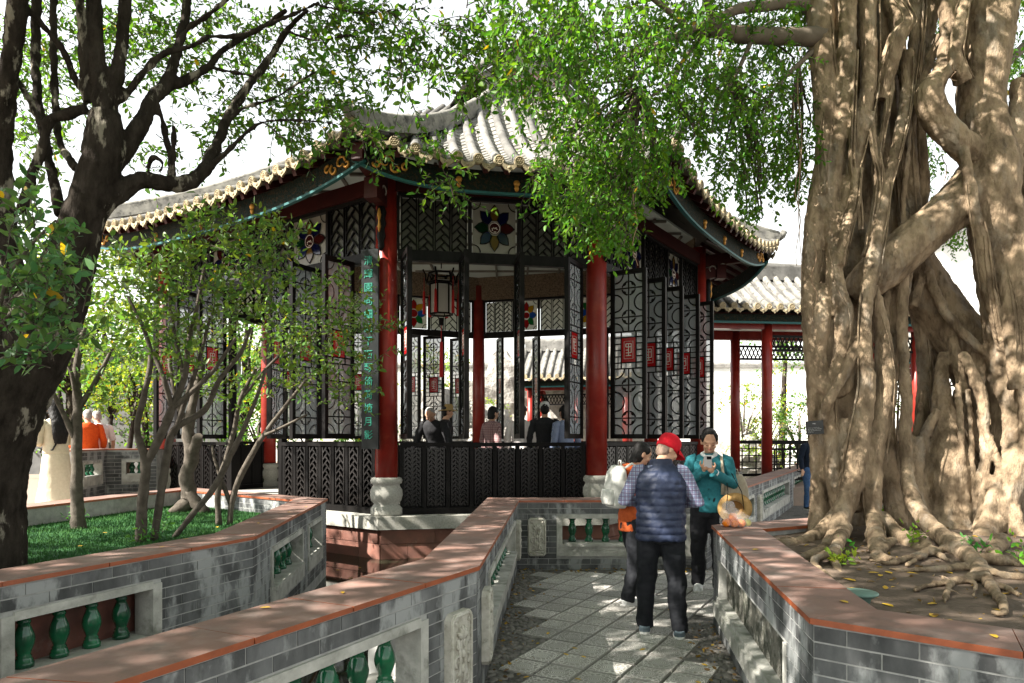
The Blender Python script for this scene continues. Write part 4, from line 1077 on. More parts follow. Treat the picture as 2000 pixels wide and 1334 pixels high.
# ---- banyan
ban = thing('banyan_tree', 'old banyan with a wide trunk of twisted aerial roots in the right planter', 'tree', (3.2, 6.3, .78))
T = MB()
S = [
 # core of the left trunk
 [(1690,-160,7.1,66),(1690,60,7.0,66),(1695,200,6.95,62),(1685,420,6.85,58),(1665,560,6.7,52),(1655,700,6.6,44),(1660,820,6.55,40),(1665,940,6.5,46),(1670,1050,6.5,54)],
 # strands
 [(1590,-120,6.5,30),(1600,0,6.45,27),(1606,100,6.4,24),(1613,200,6.35,24),(1615,300,6.3,22),(1600,390,6.25,22),(1590,450,6.2,20),(1582,560,6.15,17),(1583,650,6.1,16),(1590,760,6.1,15),(1594,840,6.1,15),(1600,940,6.1,17),(1600,1030,6.1,22),(1585,1075,6.0,16)],
 [(1655,-120,6.3,24),(1655,0,6.3,22),(1655,100,6.28,22),(1650,200,6.25,20),(1640,260,6.22,19),(1630,340,6.2,18),(1620,420,6.15,18),(1625,480,6.1,17),(1632,560,6.0,20),(1648,620,5.95,22),(1640,700,6.0,16),(1618,780,6.0,15),(1622,850,6.0,18),(1632,930,5.95,20),(1650,1000,5.9,22)],
 [(1692,-120,6.35,24),(1692,0,6.35,22),(1697,130,6.3,20),(1690,200,6.25,19),(1672,300,6.2,18),(1655,380,6.15,17),(1640,440,6.1,16),(1632,500,6.05,15)],
 [(1735,-100,6.5,26),(1742,0,6.4,24),(1765,45,6.3,22),(1752,75,6.25,22),(1735,130,6.3,24),(1722,195,6.35,18)],
 [(1772,100,6.35,14),(1768,200,6.3,15),(1748,300,6.2,15),(1732,360,6.15,15),(1718,440,6.05,16),(1702,520,5.95,17),(1692,590,5.92,16),(1688,660,5.9,15),(1692,760,5.85,20),(1678,850,5.8,24),(1668,920,5.75,24),(1650,990,5.7,20),(1630,1040,5.5,15),(1610,1075,5.25,10)],
 [(1745,110,6.35,9),(1735,200,6.3,10),(1722,270,6.25,9),(1712,330,6.22,9),(1720,400,6.2,9),(1728,470,6.2,9)],
 [(1792,-100,6.6,20),(1788,60,6.5,17),(1780,160,6.45,16),(1776,260,6.45,16),(1782,350,6.45,16),(1792,430,6.45,12)],
 [(1760,230,6.5,14),(1757,320,6.5,14),(1765,400,6.5,13),(1770,440,6.4,12)],
 [(1700,220,6.2,9),(1708,300,6.15,9),(1715,360,6.15,10),(1702,440,6.1,9),(1690,500,6.05,9)],
 [(1668,100,6.2,6),(1664,220,6.15,6),(1662,320,6.12,6),(1675,390,6.1,6),(1680,450,6.05,5)],
 [(1672,330,6.1,9),(1665,400,6.05,12),(1652,450,6.0,13),(1640,520,5.98,11)],
 [(1620,200,6.3,10),(1612,260,6.25,12),(1610,320,6.2,11),(1612,380,6.15,9)],
 [(1728,470,6.2,9),(1736,540,6.3,11),(1745,620,6.3,13),(1742,720,6.25,14),(1735,820,6.2,14),(1735,900,6.15,16),(1745,980,6.1,18),(1760,1030,5.9,14)],
 [(1702,560,6.0,15),(1722,640,6.0,16),(1728,720,5.95,22),(1722,800,5.9,22),(1705,880,5.85,24),(1700,950,5.8,22),(1705,1010,5.7,16),(1715,1060,5.2,13),(1718,1110,4.7,9),(1728,1150,4.25,5)],
 [(1600,560,6.1,17),(1605,620,6.0,20),(1600,690,6.05,15),(1612,760,6.0,15),(1650,760,5.95,14),(1660,700,5.95,12)],
 [(1690,640,5.95,13),(1662,700,5.9,12),(1640,745,5.9,11),(1615,790,5.9,10),(1605,830,6.0,10)],
 [(1660,820,6.0,26),(1650,880,6.0,30),(1655,940,5.95,26),(1660,1000,5.9,22)],
 [(1640,1000,5.85,18),(1610,1035,5.8,16),(1580,1055,5.7,14),(1540,1062,5.5,10),(1500,1060,5.5,6)],
 [(1650,1010,5.8,16),(1620,1065,5.3,13),(1580,1085,5.0,10),(1550,1095,4.9,7)],
 [(1650,1030,5.6,15),(1632,1075,4.95,12),(1635,1110,4.6,8),(1655,1140,4.3,6)],
 [(1640,1075,4.95,9),(1605,1085,4.75,7),(1588,1100,4.6,6),(1610,1130,4.3,5)],
 [(1720,1010,5.8,16),(1760,1050,5.5,14),(1800,1075,5.1,11),(1830,1085,4.9,8)],
 # limb across to the second trunk
 [(1668,575,6.3,30),(1700,545,6.2,40),(1740,510,6.2,44),(1790,468,6.2,42),(1840,425,6.2,42),(1885,385,6.25,46),(1925,340,6.3,50)],
 [(1748,462,6.75,42),(1790,540,6.75,46),(1838,612,6.7,48),(1890,685,6.6,52),(1945,755,6.5,60),(1975,820,6.4,66)],
 # hanging prop roots
 [(1765,540,6.2,11),(1762,620,6.15,11),(1764,700,6.1,10),(1770,780,6.05,11),(1768,850,6.0,12),(1772,920,5.9,12),(1785,980,5.7,15),(1815,1025,5.4,17),(1850,1055,5.1,17),(1885,1090,4.8,13)],
 [(1735,540,6.3,8),(1728,640,6.25,8),(1724,740,6.2,8),(1728,820,6.2,8)],
 # second trunk
 [(1940,-160,6.5,60),(1932,0,6.4,52),(1925,100,6.35,46),(1915,200,6.3,42),(1928,270,6.25,44),(1940,340,6.2,48),(1935,430,6.2,42),(1945,500,6.2,40),(1965,600,6.2,44),(1980,700,6.2,48),(1985,800,6.2,52),(1990,900,6.1,56),(1990,1000,6.05,60),(1995,1050,6.0,64)],
 [(1862,-120,6.4,22),(1852,0,6.3,18),(1850,70,6.25,14),(1838,140,6.2,16),(1815,185,6.15,26),(1830,230,6.15,28),(1870,275,6.15,26),(1900,300,6.2,30)],
 [(1888,-40,6.2,10),(1872,60,6.1,12),(1866,110,6.08,13),(1880,160,6.15,18)],
 [(1870,110,6.1,9),(1845,150,6.08,8),(1838,168,6.1,7)],
 [(1815,-60,6.7,24),(1812,40,6.6,18),(1808,90,6.6,14),(1835,75,6.5,10),(1812,120,6.5,12),(1800,170,6.4,13),(1806,210,6.3,14)],
 [(1990,160,6.3,16),(1985,260,6.2,16),(1975,360,6.1,17),(1985,460,6.05,18),(1990,560,6.0,16),(1998,660,5.95,15),(2005,780,5.9,16),(2010,900,5.9,18)],
 [(1880,280,6.1,9),(1890,340,6.05,11),(1905,420,6.0,11),(1918,480,6.0,12),(1930,560,6.0,12),(1948,640,6.05,12),(1965,690,6.1,12)],
 [(2030,150,6.4,36),(2015,300,6.35,34),(2020,450,6.3,30),(2025,600,6.3,32),(2035,760,6.2,36),(2040,900,6.1,46),(2030,1020,6.0,50)],
 [(1955,520,6.1,16),(1972,600,6.0,15),(1978,680,5.95,14),(1985,760,5.95,14)],
 # roots screening the gap
 [(1785,590,6.8,13),(1800,660,6.75,13),(1806,740,6.7,14),(1798,820,6.6,12),(1785,900,6.5,10),(1780,950,6.4,9)],
 [(1812,620,6.9,12),(1825,700,6.85,14),(1822,780,6.8,12),(1808,860,6.7,11),(1795,930,6.6,11)],
 [(1835,610,6.7,9),(1842,690,6.65,11),(1838,770,6.6,10),(1822,850,6.5,9),(1808,930,6.4,9)],
 [(1860,640,6.5,10),(1868,700,6.4,10),(1880,760,6.3,10),(1895,830,6.2,9),(1925,900,6.1,8),(1950,960,6.05,8)],
 [(1800,500,6.6,10),(1835,590,6.4,9),(1870,640,6.35,9),(1900,670,6.3,9),(1935,700,6.25,9)],
 [(1880,690,6.2,9),(1900,730,6.1,11),(1918,780,6.05,11),(1925,840,6.0,8),(1945,890,5.95,7),(1965,940,5.9,7)],
 [(1870,750,6.2,6),(1876,830,6.1,6),(1882,920,6.05,6),(1890,1000,6.0,7),(1893,1050,5.9,9)],
 [(1890,760,6.2,6),(1896,850,6.1,5),(1900,950,6.05,6),(1898,1020,6.0,7)],
 [(1912,800,6.1,6),(1920,880,6.05,6),(1915,960,6.0,7),(1910,1030,5.95,8)],
 [(1935,850,6.0,6),(1925,930,5.95,6),(1915,1000,5.9,8),(1900,1055,5.8,10)],
 # lit bulb and base
 [(1842,690,6.5,10),(1838,750,6.4,14),(1842,810,6.35,24),(1852,870,6.28,36),(1848,940,6.2,44),(1842,990,6.2,44),(1850,1050,6.1,52)],
 [(1875,760,6.4,12),(1880,830,6.35,22),(1885,900,6.3,30),(1880,980,6.25,34),(1875,1050,6.2,36)],
 [(1800,860,6.3,12),(1815,830,6.25,10),(1830,800,6.25,8)],
 [(1790,860,6.35,26),(1770,920,6.3,34),(1770,990,6.2,40),(1790,1040,6.1,40)],
 [(1990,880,6.0,34),(1965,960,5.9,30),(1940,1020,5.8,26),(1915,1050,5.6,16)],
 [(1950,930,5.9,12),(1935,990,5.8,13),(1918,1040,5.7,12)],
 [(1975,990,5.8,16),(1985,1040,5.7,18),(2000,1060,5.6,18)],
]
for xs, dd_, rr_ in ((1612,6.62,8),(1632,6.5,9),(1668,6.6,9),(1680,6.55,7),(1712,6.6,10),(1728,6.5,8),(1745,6.62,9),(1764,6.6,10),(1800,6.6,9),(1640,6.4,5),(1704,6.42,5),(1772,6.4,5)):
    limb(T, [(xs+rnd.uniform(-8,8), yy, dd_+rnd.uniform(-.06,.04), rr_*rnd.uniform(.8,1.25)) for yy in (-140,-20,90,190,290,380,450,530)]+[(xs-12+rnd.uniform(-10,10), 600, dd_-.15, rr_)], n=8, sub=3)
for q_, L_ in enumerate(S): limb(T, [(a, b_, d_, r_*((.76 if b_ < 500 else .86) if b_ < 900 and 1 < q_ < 16 else 1)) for a, b_, d_, r_ in L_], n=10, sub=4)
# spreading surface roots on the soil
def groot(L_, lift=.02):
    P = []
    for px, py, r in L_:
        g = gp(px, py, .80); z = soil_z(g.x, g.y); g = gp(px, py, z); P.append((Vector((g.x, g.y, z+lift)), r*g.y/FPX))
    Q = smooth_pts(P, 5); T.tube([p for p, r in Q], [r for p, r in Q], 8)
for L_ in ([(1860,1062,20),(1890,1090,17),(1912,1112,15),(1900,1135,11),(1860,1142,8),(1815,1150,6),(1785,1160,4)],
           [(1900,1100,14),(1915,1122,13),(1935,1150,11),(1955,1180,9),(1962,1205,7),(1935,1203,6)],
           [(1905,1112,13),(1870,1115,9),(1820,1118,7),(1770,1120,5),(1735,1115,3)],
           [(1920,1118,11),(1960,1130,9),(2000,1135,8),(2040,1140,7)], [(1905,1095,11),(1950,1100,10),(2000,1105,9)],
           [(1860,1142,7),(1850,1160,6),(1845,1182,4)], [(1890,1135,6),(1905,1150,5),(1900,1172,3)],
           [(1930,1145,7),(1965,1155,6),(1990,1170,5)], [(1760,1045,11),(1800,1062,9),(1830,1085,7),(1850,1100,5)],
           [(1745,1060,9),(1720,1080,7),(1700,1095,5)], [(1820,1080,9),(1770,1098,7),(1735,1105,5),(1700,1100,3)],
           [(1960,1060,16),(1940,1085,13),(1960,1100,10),(1995,1092,9)], [(1890,1058,12),(1850,1075,9),(1805,1090,6),(1770,1110,4)],
           [(1600,1085,9),(1590,1105,7),(1615,1130,5),(1650,1160,4)], [(1540,1062,10),(1510,1066,7),(1490,1070,5)],
           [(1840,1132,4),(1855,1155,3),(1880,1168,2)], [(1700,1050,12),(1712,1085,9),(1745,1100,6)]): groot(L_)
tr = T.build('trunk', banyan_m, ban); mods(tr, voxel=.0125, smooth=1, disp=.028, dscale=.08, fac=.4)
CR = MB()
for q_ in list(range(1, 15))+[29,30,31,33,34,35,36,37]:
    for rep in range(4):
        P_ = [(at(a, b_, d_), r_*d_/FPX) for a, b_, d_, r_ in S[q_]]; Q = smooth_pts(P_, 4); n0 = rnd.randint(0, max(0, len(Q)-12)); n1 = min(len(Q), n0+rnd.randint(8, 22))
        ph0 = rnd.uniform(-1.3,1.3); sw = rnd.uniform(-.12,.12); pts = []
        for i_ in range(n0, n1):
            p, r = Q[i_]; a = ph0+sw*(i_-n0)+rnd.uniform(-.06,.06); pts.append(p+Vector((math.sin(a), -math.cos(a), 0))*(r*.98+.006))
        r0 = rnd.uniform(.004,.011)
        if len(pts) > 3: CR.tube(pts, [r0*(1-.3*i_/len(pts)) for i_ in range(len(pts))], 5)
o = CR.build('clinging_roots', banyan_m, ban); o['kind'] = 'stuff'
# upper limbs (thinner, outside the remeshed body)
BR = MB(); tips = []
for L_ in ([(1610,72,6.4,20),(1550,72,6.3,17),(1490,70,6.2,16),(1440,68,6.1,16),(1395,58,6.0,15),(1378,62,6.0,14)],
           [(1600,30,6.5,14),(1560,5,6.4,12),(1490,12,6.2,11),(1440,18,6.0,10),(1400,38,5.8,8),(1330,65,5.6,6),(1270,95,5.4,5),(1210,115,5.2,3)],
           [(1382,66,6.0,9),(1340,72,5.9,7),(1290,72,5.8,5),(1230,70,5.6,3)], [(1390,60,6.0,9),(1385,20,5.9,8),(1370,-40,5.8,7)],
           [(1465,85,6.1,5),(1440,140,6.0,4),(1400,210,5.9,3.5),(1390,260,5.8,2.5)], [(1600,90,6.4,6),(1560,125,6.3,5),(1520,165,6.2,4),(1490,215,6.1,3)],
           [(1380,70,6.0,6),(1340,110,5.8,5),(1310,160,5.6,4),(1270,190,5.5,3),(1200,240,5.3,2)], [(1300,100,5.7,4),(1240,150,5.4,3),(1150,165,5.2,2)],
           [(1580,20,6.6,16),(1540,-60,6.6,15),(1480,-160,6.5,13)], [(1690,-120,6.9,50),(1680,-300,7.0,42),(1600,-420,6.8,30)],
           [(1690,-120,6.9,40),(1760,-300,7.2,34),(1860,-420,7.4,28)], [(1930,-120,6.4,44),(1960,-300,6.5,36)], [(1880,200,7.0,10),(1960,130,7.6,9),(2010,80,8.0,8)],
           [(1350,60,5.8,6),(1280,0,5.4,6),(1200,-60,5.0,5)], [(1000,40,5.0,1.5),(1060,70,5.2,2),(1130,60,5.4,3),(1230,70,5.6,4)]):
    Q = limb(BR, L_, n=7, sub=4)
BR.build('limb', mat('banyan_limb', (.1,.08,.06), .9, col2=(.16,.13,.1), nscale=5, bump=.5, bscale=20), ban)
# aerial roots hanging free
for (px, y0, y1, d) in ((1562,150,560,6.0),(1558,260,520,6.1),(1590,480,640,6.0),(1845,300,420,6.3),(1240,350,520,5.2),(1545,180,330,6.2),(1862,120,160,6.0)):
    h = MB(); k = 9; p0 = at(px, y0, d); p1 = at(px, y1, d)
    h.tube([p0.lerp(p1, i/k)+Vector((.02*math.sin(i*1.3+px), .02*math.cos(i*1.7), 0)) for i in range(k+1)], [.006-.003*i/k for i in range(k+1)], 4)
    h.build('aerial_root', mat('aerial_root', (.25,.17,.11), .9), ban)
gb = (.058,.145,.014)
LF = Leafage()
masses = [  # px, py, rx, ry, depth, depth spread, number of sprays, drop
 (1075,110,100,120,5.2,.8,150),(1050,30,110,60,5.0,.8,90),(1170,180,110,150,5.3,.8,210),(1120,300,70,110,5.2,.6,110),(1190,330,75,110,5.3,.5,130),(1150,400,60,60,5.2,.4,70),
 (1205,400,50,70,5.3,.4,70),(1200,455,35,35,5.3,.3,30),(1260,290,70,90,5.5,.5,95),(1290,330,50,50,5.6,.4,40),(1290,120,100,110,5.6,.7,130),(1180,60,130,70,5.2,.8,120),(1330,40,120,60,5.7,.8,90),
 (1380,160,90,90,6.0,.8,120),(1460,170,90,80,6.3,.8,110),(1420,260,80,80,6.2,.6,110),(1500,270,75,90,6.4,.6,110),(1460,350,70,55,6.3,.5,75),(1560,220,50,110,6.6,.7,100),(1545,340,45,60,6.6,.5,45),(1470,405,40,25,6.3,.3,22),
 (1500,90,90,60,6.8,.8,90),(1570,40,40,60,7.0,.6,50),(1450,25,120,40,6.4,.8,70),(1340,240,40,70,5.8,.5,45),
 (1790,320,40,90,8.0,.8,60),(1815,60,30,60,8.0,.8,35),(1970,60,60,80,8.0,.8,90),(1985,180,50,90,8.2,.8,90),(1980,300,40,60,8.2,.6,45),(1870,470,40,20,7.5,.4,16),(1720,-40,200,60,8.0,1,60),(1890,420,30,30,8,.5,14),
 (1010,150,30,60,5.1,.4,22),(1065,350,25,40,5.1,.3,18)]
for (px, py, rx, ry, d, ds, nsp) in masses:
    for k in range(int(nsp*(.88 if px < 1320 else .95))):
        a, r = rnd.uniform(0,6.283), math.sqrt(rnd.random())
        p = at(px+rx*r*math.cos(a), py+ry*r*math.sin(a)-18, d+rnd.uniform(-ds,ds))
        LF.twig(p, (rnd.uniform(-.7,.5), rnd.uniform(-.5,.5), rnd.uniform(-.9,.15)), rnd.uniform(.16,.30), rnd.randint(8,13), .052, gb, droop=.9, r=.003)
LF.done(ban, leaf_banyan, .52)
BL = MB(); anchors = [(1380,62,6.0),(1300,80,5.7),(1230,105,5.3),(1130,60,5.4),(1560,125,6.3),(1430,150,6.0),(1480,70,6.2),(1310,160,5.6),(1250,170,5.45)]
for (px, py, rx, ry, d, ds, nsp) in masses[:25]:
    for rep in range(3):
        ex, ey, ed_ = px+rnd.uniform(-.6,.6)*rx, py+rnd.uniform(-.2,.7)*ry, d+rnd.uniform(-.5,.5)*ds
        a_ = min(anchors, key=lambda q: (q[0]-ex)**2+(q[1]-ey)**2+(3e4 if q[1] > ey else 0)); mx_, my_ = (a_[0]+ex)/2+rnd.uniform(-15,15), (a_[1]+ey)/2-abs(a_[0]-ex)*.12
        limb(BL, [(a_[0], a_[1], a_[2], 3.2), (mx_, my_, (a_[2]+ed_)/2, 2.6), (ex, ey, ed_, 1.6), (ex-6, ey+ry*.35, ed_, .8)], n=5, sub=4)
o = BL.build('branchlets', twig_m, ban); o['kind'] = 'stuff'
LF = Leafage()   # crown's roof above the view, added for shade, its gaps shaped for sun
for k in range(3600):
    x, y = rnd.uniform(-1.5,9), rnd.uniform(-3,10.5)
    z = rnd.uniform(6.2,8.6)+.25*max(0, y-5)
    if z < 1.65+.66*max(y,0)+.9: z = 1.65+.66*max(y,0)+.9+rnd.uniform(0,1.2)
    hole = noise.noise(Vector((x*.9, y*.9, 3.3)))
    if hole > (.5 if -.5 < x < 2.6 and 3.8 < y < 6.6 else (-.35 if x <= -.5 and 2.2 < y < 5 else .12)): continue
    LF.twig((x,y,z), (rnd.uniform(-1,1), rnd.uniform(-1,1), rnd.uniform(-.3,.3)), rnd.uniform(.4,.7), 9, .13, gb, droop=.5, r=.005)
for k in range(190):  # extra sprays added to shade the upper trunk
    x, y = rnd.uniform(-.6,2.4), rnd.uniform(4.0,6.2); z = max(1.65+.66*y+.9, 6)+rnd.uniform(0,1.3)
    LF.twig((x,y,z), (rnd.uniform(-1,1), rnd.uniform(-1,1), rnd.uniform(-.3,.3)), rnd.uniform(.4,.7), 9, .13, gb, droop=.5, r=.005)
LF.done(ban, leaf_banyan, .6, name='shade_crown')

# ---- dark old tree in the turf planter
ot = thing('old_tree', 'dark leaning tree with lichen spotted trunk and many forking limbs in the turf planter', 'tree', (-3.9, 5.2, .66))
T = MB()
limb(T, [(-60,1130,5.2,100),(-54,1080,5.2,90),(-48,950,5.2,84),(-28,850,5.2,84),(4,760,5.2,84),(52,680,5.22,76),(100,600,5.25,60),(140,500,5.3,44),(162,430,5.3,38),(193,340,5.3,37),(205,270,5.3,34),(203,220,5.3,28)], 14)
for L_ in ([(40,700,5.25,40),(25,560,5.3,34),(8,430,5.3,28),(5,300,5.3,22),(15,170,5.2,22),(30,60,5.1,24),(40,-60,5.0,24)],
  [(203,240,5.3,26),(195,150,5.3,20),(186,60,5.3,19),(182,-60,5.3,18)], [(205,250,5.3,22),(225,160,5.35,18),(240,70,5.4,15),(246,-60,5.4,14)],
  [(172,200,5.3,14),(162,110,5.25,12),(158,20,5.2,11),(150,-60,5.2,10)],
  [(212,330,5.35,26),(245,290,5.4,24),(280,235,5.5,20),(300,190,5.6,17),(325,165,5.7,16),(345,105,5.8,12),(362,30,5.9,11),(372,-40,6,10)],
  [(175,420,5.3,34),(225,380,5.35,26),(280,352,5.45,21),(340,362,5.6,19),(388,345,5.75,18),(415,300,5.9,15),(432,262,6,12),(452,215,6.1,12),(488,165,6.2,11),(530,108,6.3,9),(560,60,6.3,7),(600,20,6.3,5)],
  [(222,205,5.35,10),(250,180,5.4,9),(282,140,5.45,8),(320,105,5.5,8),(370,92,5.6,7),(410,72,5.7,6),(470,70,5.8,6),(540,42,5.9,5),(625,5,6,3)],
  [(325,170,5.7,13),(360,158,5.8,11),(405,132,5.9,9),(440,95,6,8),(500,60,6.1,6),(560,20,6.1,5)],
  [(172,185,5.3,10),(145,150,5.3,9),(125,100,5.25,8),(95,62,5.2,8),(40,0,5.1,8),(10,-40,5,8)],
  [(170,212,5.3,14),(135,222,5.3,13),(98,235,5.3,12),(85,280,5.3,11),(72,320,5.3,12),(60,350,5.3,13),(45,420,5.3,16)],
  [(80,245,5.3,8),(55,190,5.3,8),(20,140,5.3,8)], [(150,330,5.35,11),(118,280,5.5,9),(108,200,5.6,9),(105,80,5.7,9),(105,-40,5.8,9)],
  [(118,420,5.5,14),(100,330,5.6,12),(75,200,5.7,11),(70,90,5.8,11),(75,-40,5.8,11)],
  [(340,350,5.65,8),(335,320,5.65,8),(318,240,5.6,8),(308,205,5.6,7)], [(330,352,5.6,8),(338,310,5.55,7),(340,245,5.5,6)],
  [(395,340,5.75,10),(440,300,5.8,7),(500,245,5.9,5),(560,235,5.9,4),(640,240,5.8,3),(690,258,5.7,2.5),(760,285,5.6,2)],
  [(290,330,5.45,6),(300,308,5.4,6),(318,318,5.4,5),(312,335,5.45,5)], [(430,262,6,6),(470,215,6.1,5),(540,190,6.2,4),(600,150,6.2,3),(640,130,6.2,2)],
  [(345,110,5.8,8),(365,60,5.8,7),(420,20,5.8,6),(470,-30,5.8,5)], [(405,132,5.9,5),(450,140,6,4),(500,150,6,3)],
  [(620,10,6,3),(700,25,5.8,3),(780,20,5.6,2.5),(870,15,5.4,2)], [(700,25,5.8,2.5),(760,80,5.6,2),(800,150,5.5,1.5)], [(560,60,6.3,4),(620,80,6.2,3),(690,70,6,2.5),(740,110,5.9,2)]):
    limb(T, [(a, b_, d_, max(1.6, r_*.78)) for a, b_, d_, r_ in L_], n=8, sub=4)
trk = T.build('trunk', bark_m, ot); mods(trk, voxel=.0135, smooth=1, disp=.035, dscale=.09, fac=.4)
gt = (.058,.135,.018)
LF = Leafage()
for (px, py, rx, ry, d, ds, nsp) in (
  (300,60,110,80,6.0,.9,75),(430,60,130,80,6.2,.9,70),(540,110,100,90,6.2,.8,50),(480,180,90,60,6.2,.7,36),(420,240,60,50,6.1,.5,30),(330,120,70,60,6.0,.5,28),(600,180,80,60,6.2,.6,45),(560,240,60,30,5.9,.5,25),(660,50,80,60,6.0,.6,50),
  (100,60,110,80,6.2,.8,85),(120,180,60,70,6.4,.6,40),(60,260,50,60,6.4,.6,34),(220,120,70,90,6.6,.6,40),(30,120,40,90,6.6,.6,35),(300,300,60,40,6.2,.4,16),
  (690,150,50,60,5.8,.5,14),(760,60,80,60,5.7,.6,28),(830,90,70,60,5.5,.6,24),(900,60,60,60,5.3,.5,34),(800,150,60,40,5.6,.4,18),(890,150,50,30,5.4,.4,14),(930,110,40,50,5.3,.4,18),(650,230,40,40,6,.4,14),(700,20,100,30,5.8,.5,30),
  (720,275,35,20,5.6,.3,10),(800,270,60,22,5.5,.3,10),(860,350,40,22,5.4,.2,8),(890,370,20,14,5.4,.2,4)):
    for k in range(nsp):
        a, r = rnd.uniform(0,6.283), math.sqrt(rnd.random())
        dd_ = d+rnd.uniform(-ds*.4,ds)+(.9 if px < 560 else .2)
        p = at(px+rx*r*math.cos(a), py+ry*r*math.sin(a), dd_)
        LF.twig(p, (rnd.uniform(-.3,.9), rnd.uniform(-.4,.4), rnd.uniform(-.6,.4)), rnd.uniform(.22,.42), rnd.randint(8,13), .068, gt, droop=.4, r=.005, yellow=.008)
LF.done(ot, leaf_tree, .5)
LF = Leafage()   # rest of the crown overhead, out of view, put in to shade path and walls
for k in range(8200):
    x, y = rnd.uniform(-11,1.0), rnd.uniform(-5.5,8.2)
    z = rnd.uniform(5.6,8.2)
    if z < 1.65+.66*max(y,0)+.8: z = 1.65+.66*max(y,0)+.8+rnd.uniform(0,1.4)
    if x > -3.7 and 2.3 < y < 5 and noise.noise(Vector((x*1.1, y*1.1, 5.5))) > -.42: continue
    if -10.5 < x < -6.3 and 4 < y and noise.noise(Vector((x*.8, y*.8, 1.5))) > -.05: continue
    if noise.noise(Vector((x*.8, y*.8, 9.1))) > (.52 if -8 < x < -1.5 and -3.5 < y < 5 else .22): continue
    LF.twig((x,y,z), (rnd.uniform(-1,1), rnd.uniform(-1,1), rnd.uniform(-.3,.3)), rnd.uniform(.4,.7), 9, .15, gt, droop=.4, r=.006)
LF.done(ot, leaf_tree, .58, name='shade_crown')

# ---- shrubs in the turf planter
def shrub(label, base, stems, masses_, size, col, wr=.5, k=9, ma=None):
    g = gp(base[0], base[1], .66)
    t = thing('osmanthus_shrub', label, 'shrub', (g.x, g.y, .66), 'shrubs growing in the turf planter')
    for L_ in stems:
        mb = MB(); limb(mb, L_, n=8, sub=4, wob=.1); mb.build('stem', stem_m, t)
    F_ = Leafage()
    for (px, py, rx, ry, d, ds, nsp) in masses_:
        for q in range(int(nsp*.8)):
            a, r = rnd.uniform(0,6.283), math.sqrt(rnd.random())
            p = at(px+rx*r*math.cos(a), py+ry*r*math.sin(a)+12, d+rnd.uniform(-ds,ds))
            F_.twig(p, (rnd.uniform(-.7,.7), rnd.uniform(-.5,.4), rnd.uniform(-.1,.9)), rnd.uniform(.18,.34), k, size, col, droop=.1, r=.004, yellow=.008)
    F_.done(t, ma or leaf_shrub, wr, twm=stem_m)
    return t
gs1 = (.08,.15,.032)
shrub('single stemmed shrub with loose leafy top beside the leaning tree', (155,1032),
  [[(155,1036,7.6,17),(152,1010,7.6,12),(150,960,7.6,11),(150,880,7.6,10),(152,800,7.6,9),(150,720,7.6,7),(165,640,7.6,5)], [(150,860,7.6,7),(120,800,7.5,5),(100,760,7.4,4)], [(152,800,7.6,6),(190,740,7.7,5),(220,680,7.8,3)], [(152,790,7.6,5),(140,730,7.5,4),(120,690,7.5,3)]],
  [(210,640,60,90,7.7,.5,40),(240,560,70,80,7.8,.6,38),(170,700,50,50,7.6,.4,22),(200,750,40,40,7.8,.3,14)], .085, gs1)
shrub('many stemmed shrub with crooked grey stems in the middle of the turf', (285,1060),
  [[(275,1064,6.6,11),(280,960,6.6,10),(285,900,6.6,9),(268,840,6.55,6),(280,780,6.5,6),(295,700,6.5,5),(280,640,6.5,4),(250,580,6.5,3)], [(283,910,6.6,9),(310,860,6.6,8),(335,800,6.6,8),(360,740,6.6,6),(370,660,6.6,5),(385,600,6.6,4),(400,520,6.6,3)],
   [(300,1058,6.7,8),(312,980,6.7,8),(325,900,6.7,8),(340,840,6.7,7),(400,800,6.8,6),(430,740,6.8,5),(470,690,6.8,4),(490,640,6.8,3)], [(336,800,6.6,6),(320,740,6.5,5),(300,690,6.5,4)], [(340,1050,6.9,5),(380,1000,6.9,6),(420,950,6.9,6),(450,890,6.9,6),(475,840,6.9,5),(500,780,6.9,4),(520,720,6.9,3)],
   [(335,800,6.6,6),(380,760,6.6,5),(420,720,6.6,4),(460,660,6.6,3)], [(360,740,6.6,5),(340,650,6.6,4),(330,570,6.6,3)], [(340,850,6.7,5),(360,790,6.7,5),(390,700,6.7,4),(410,620,6.7,3)]],
  [(330,530,90,80,6.6,.5,55),(420,500,90,70,6.7,.5,55),(500,480,80,55,6.8,.5,42),(380,600,90,70,6.6,.5,40),(300,630,70,60,6.5,.4,40),(460,590,80,60,6.8,.5,50),(540,560,60,60,6.9,.5,35),(270,520,60,50,6.5,.4,34),(430,440,60,30,6.6,.4,26),(540,470,50,40,6.8,.4,22),(330,700,70,40,6.6,.4,22)], .072, gs1)
shrub('shrub with thick pale lopped trunk flaring at the turf', (370,996),
  [[(335,1004,9.2,10),(355,990,9.25,14),(370,975,9.3,15),(365,930,9.3,13),(375,890,9.3,14),(368,840,9.3,11),(378,780,9.3,8),(400,700,9.3,5)], [(405,1000,9.2,8),(385,985,9.25,12),(370,960,9.3,12)], [(370,905,9.3,9),(382,868,9.25,10),(388,852,9.2,9)], [(372,840,9.3,7),(345,780,9.3,5),(330,700,9.3,4)]],
  [(400,700,60,60,9.3,.4,30),(350,690,50,50,9.3,.4,22),(440,760,40,40,9.2,.3,14)], .08, gs1)
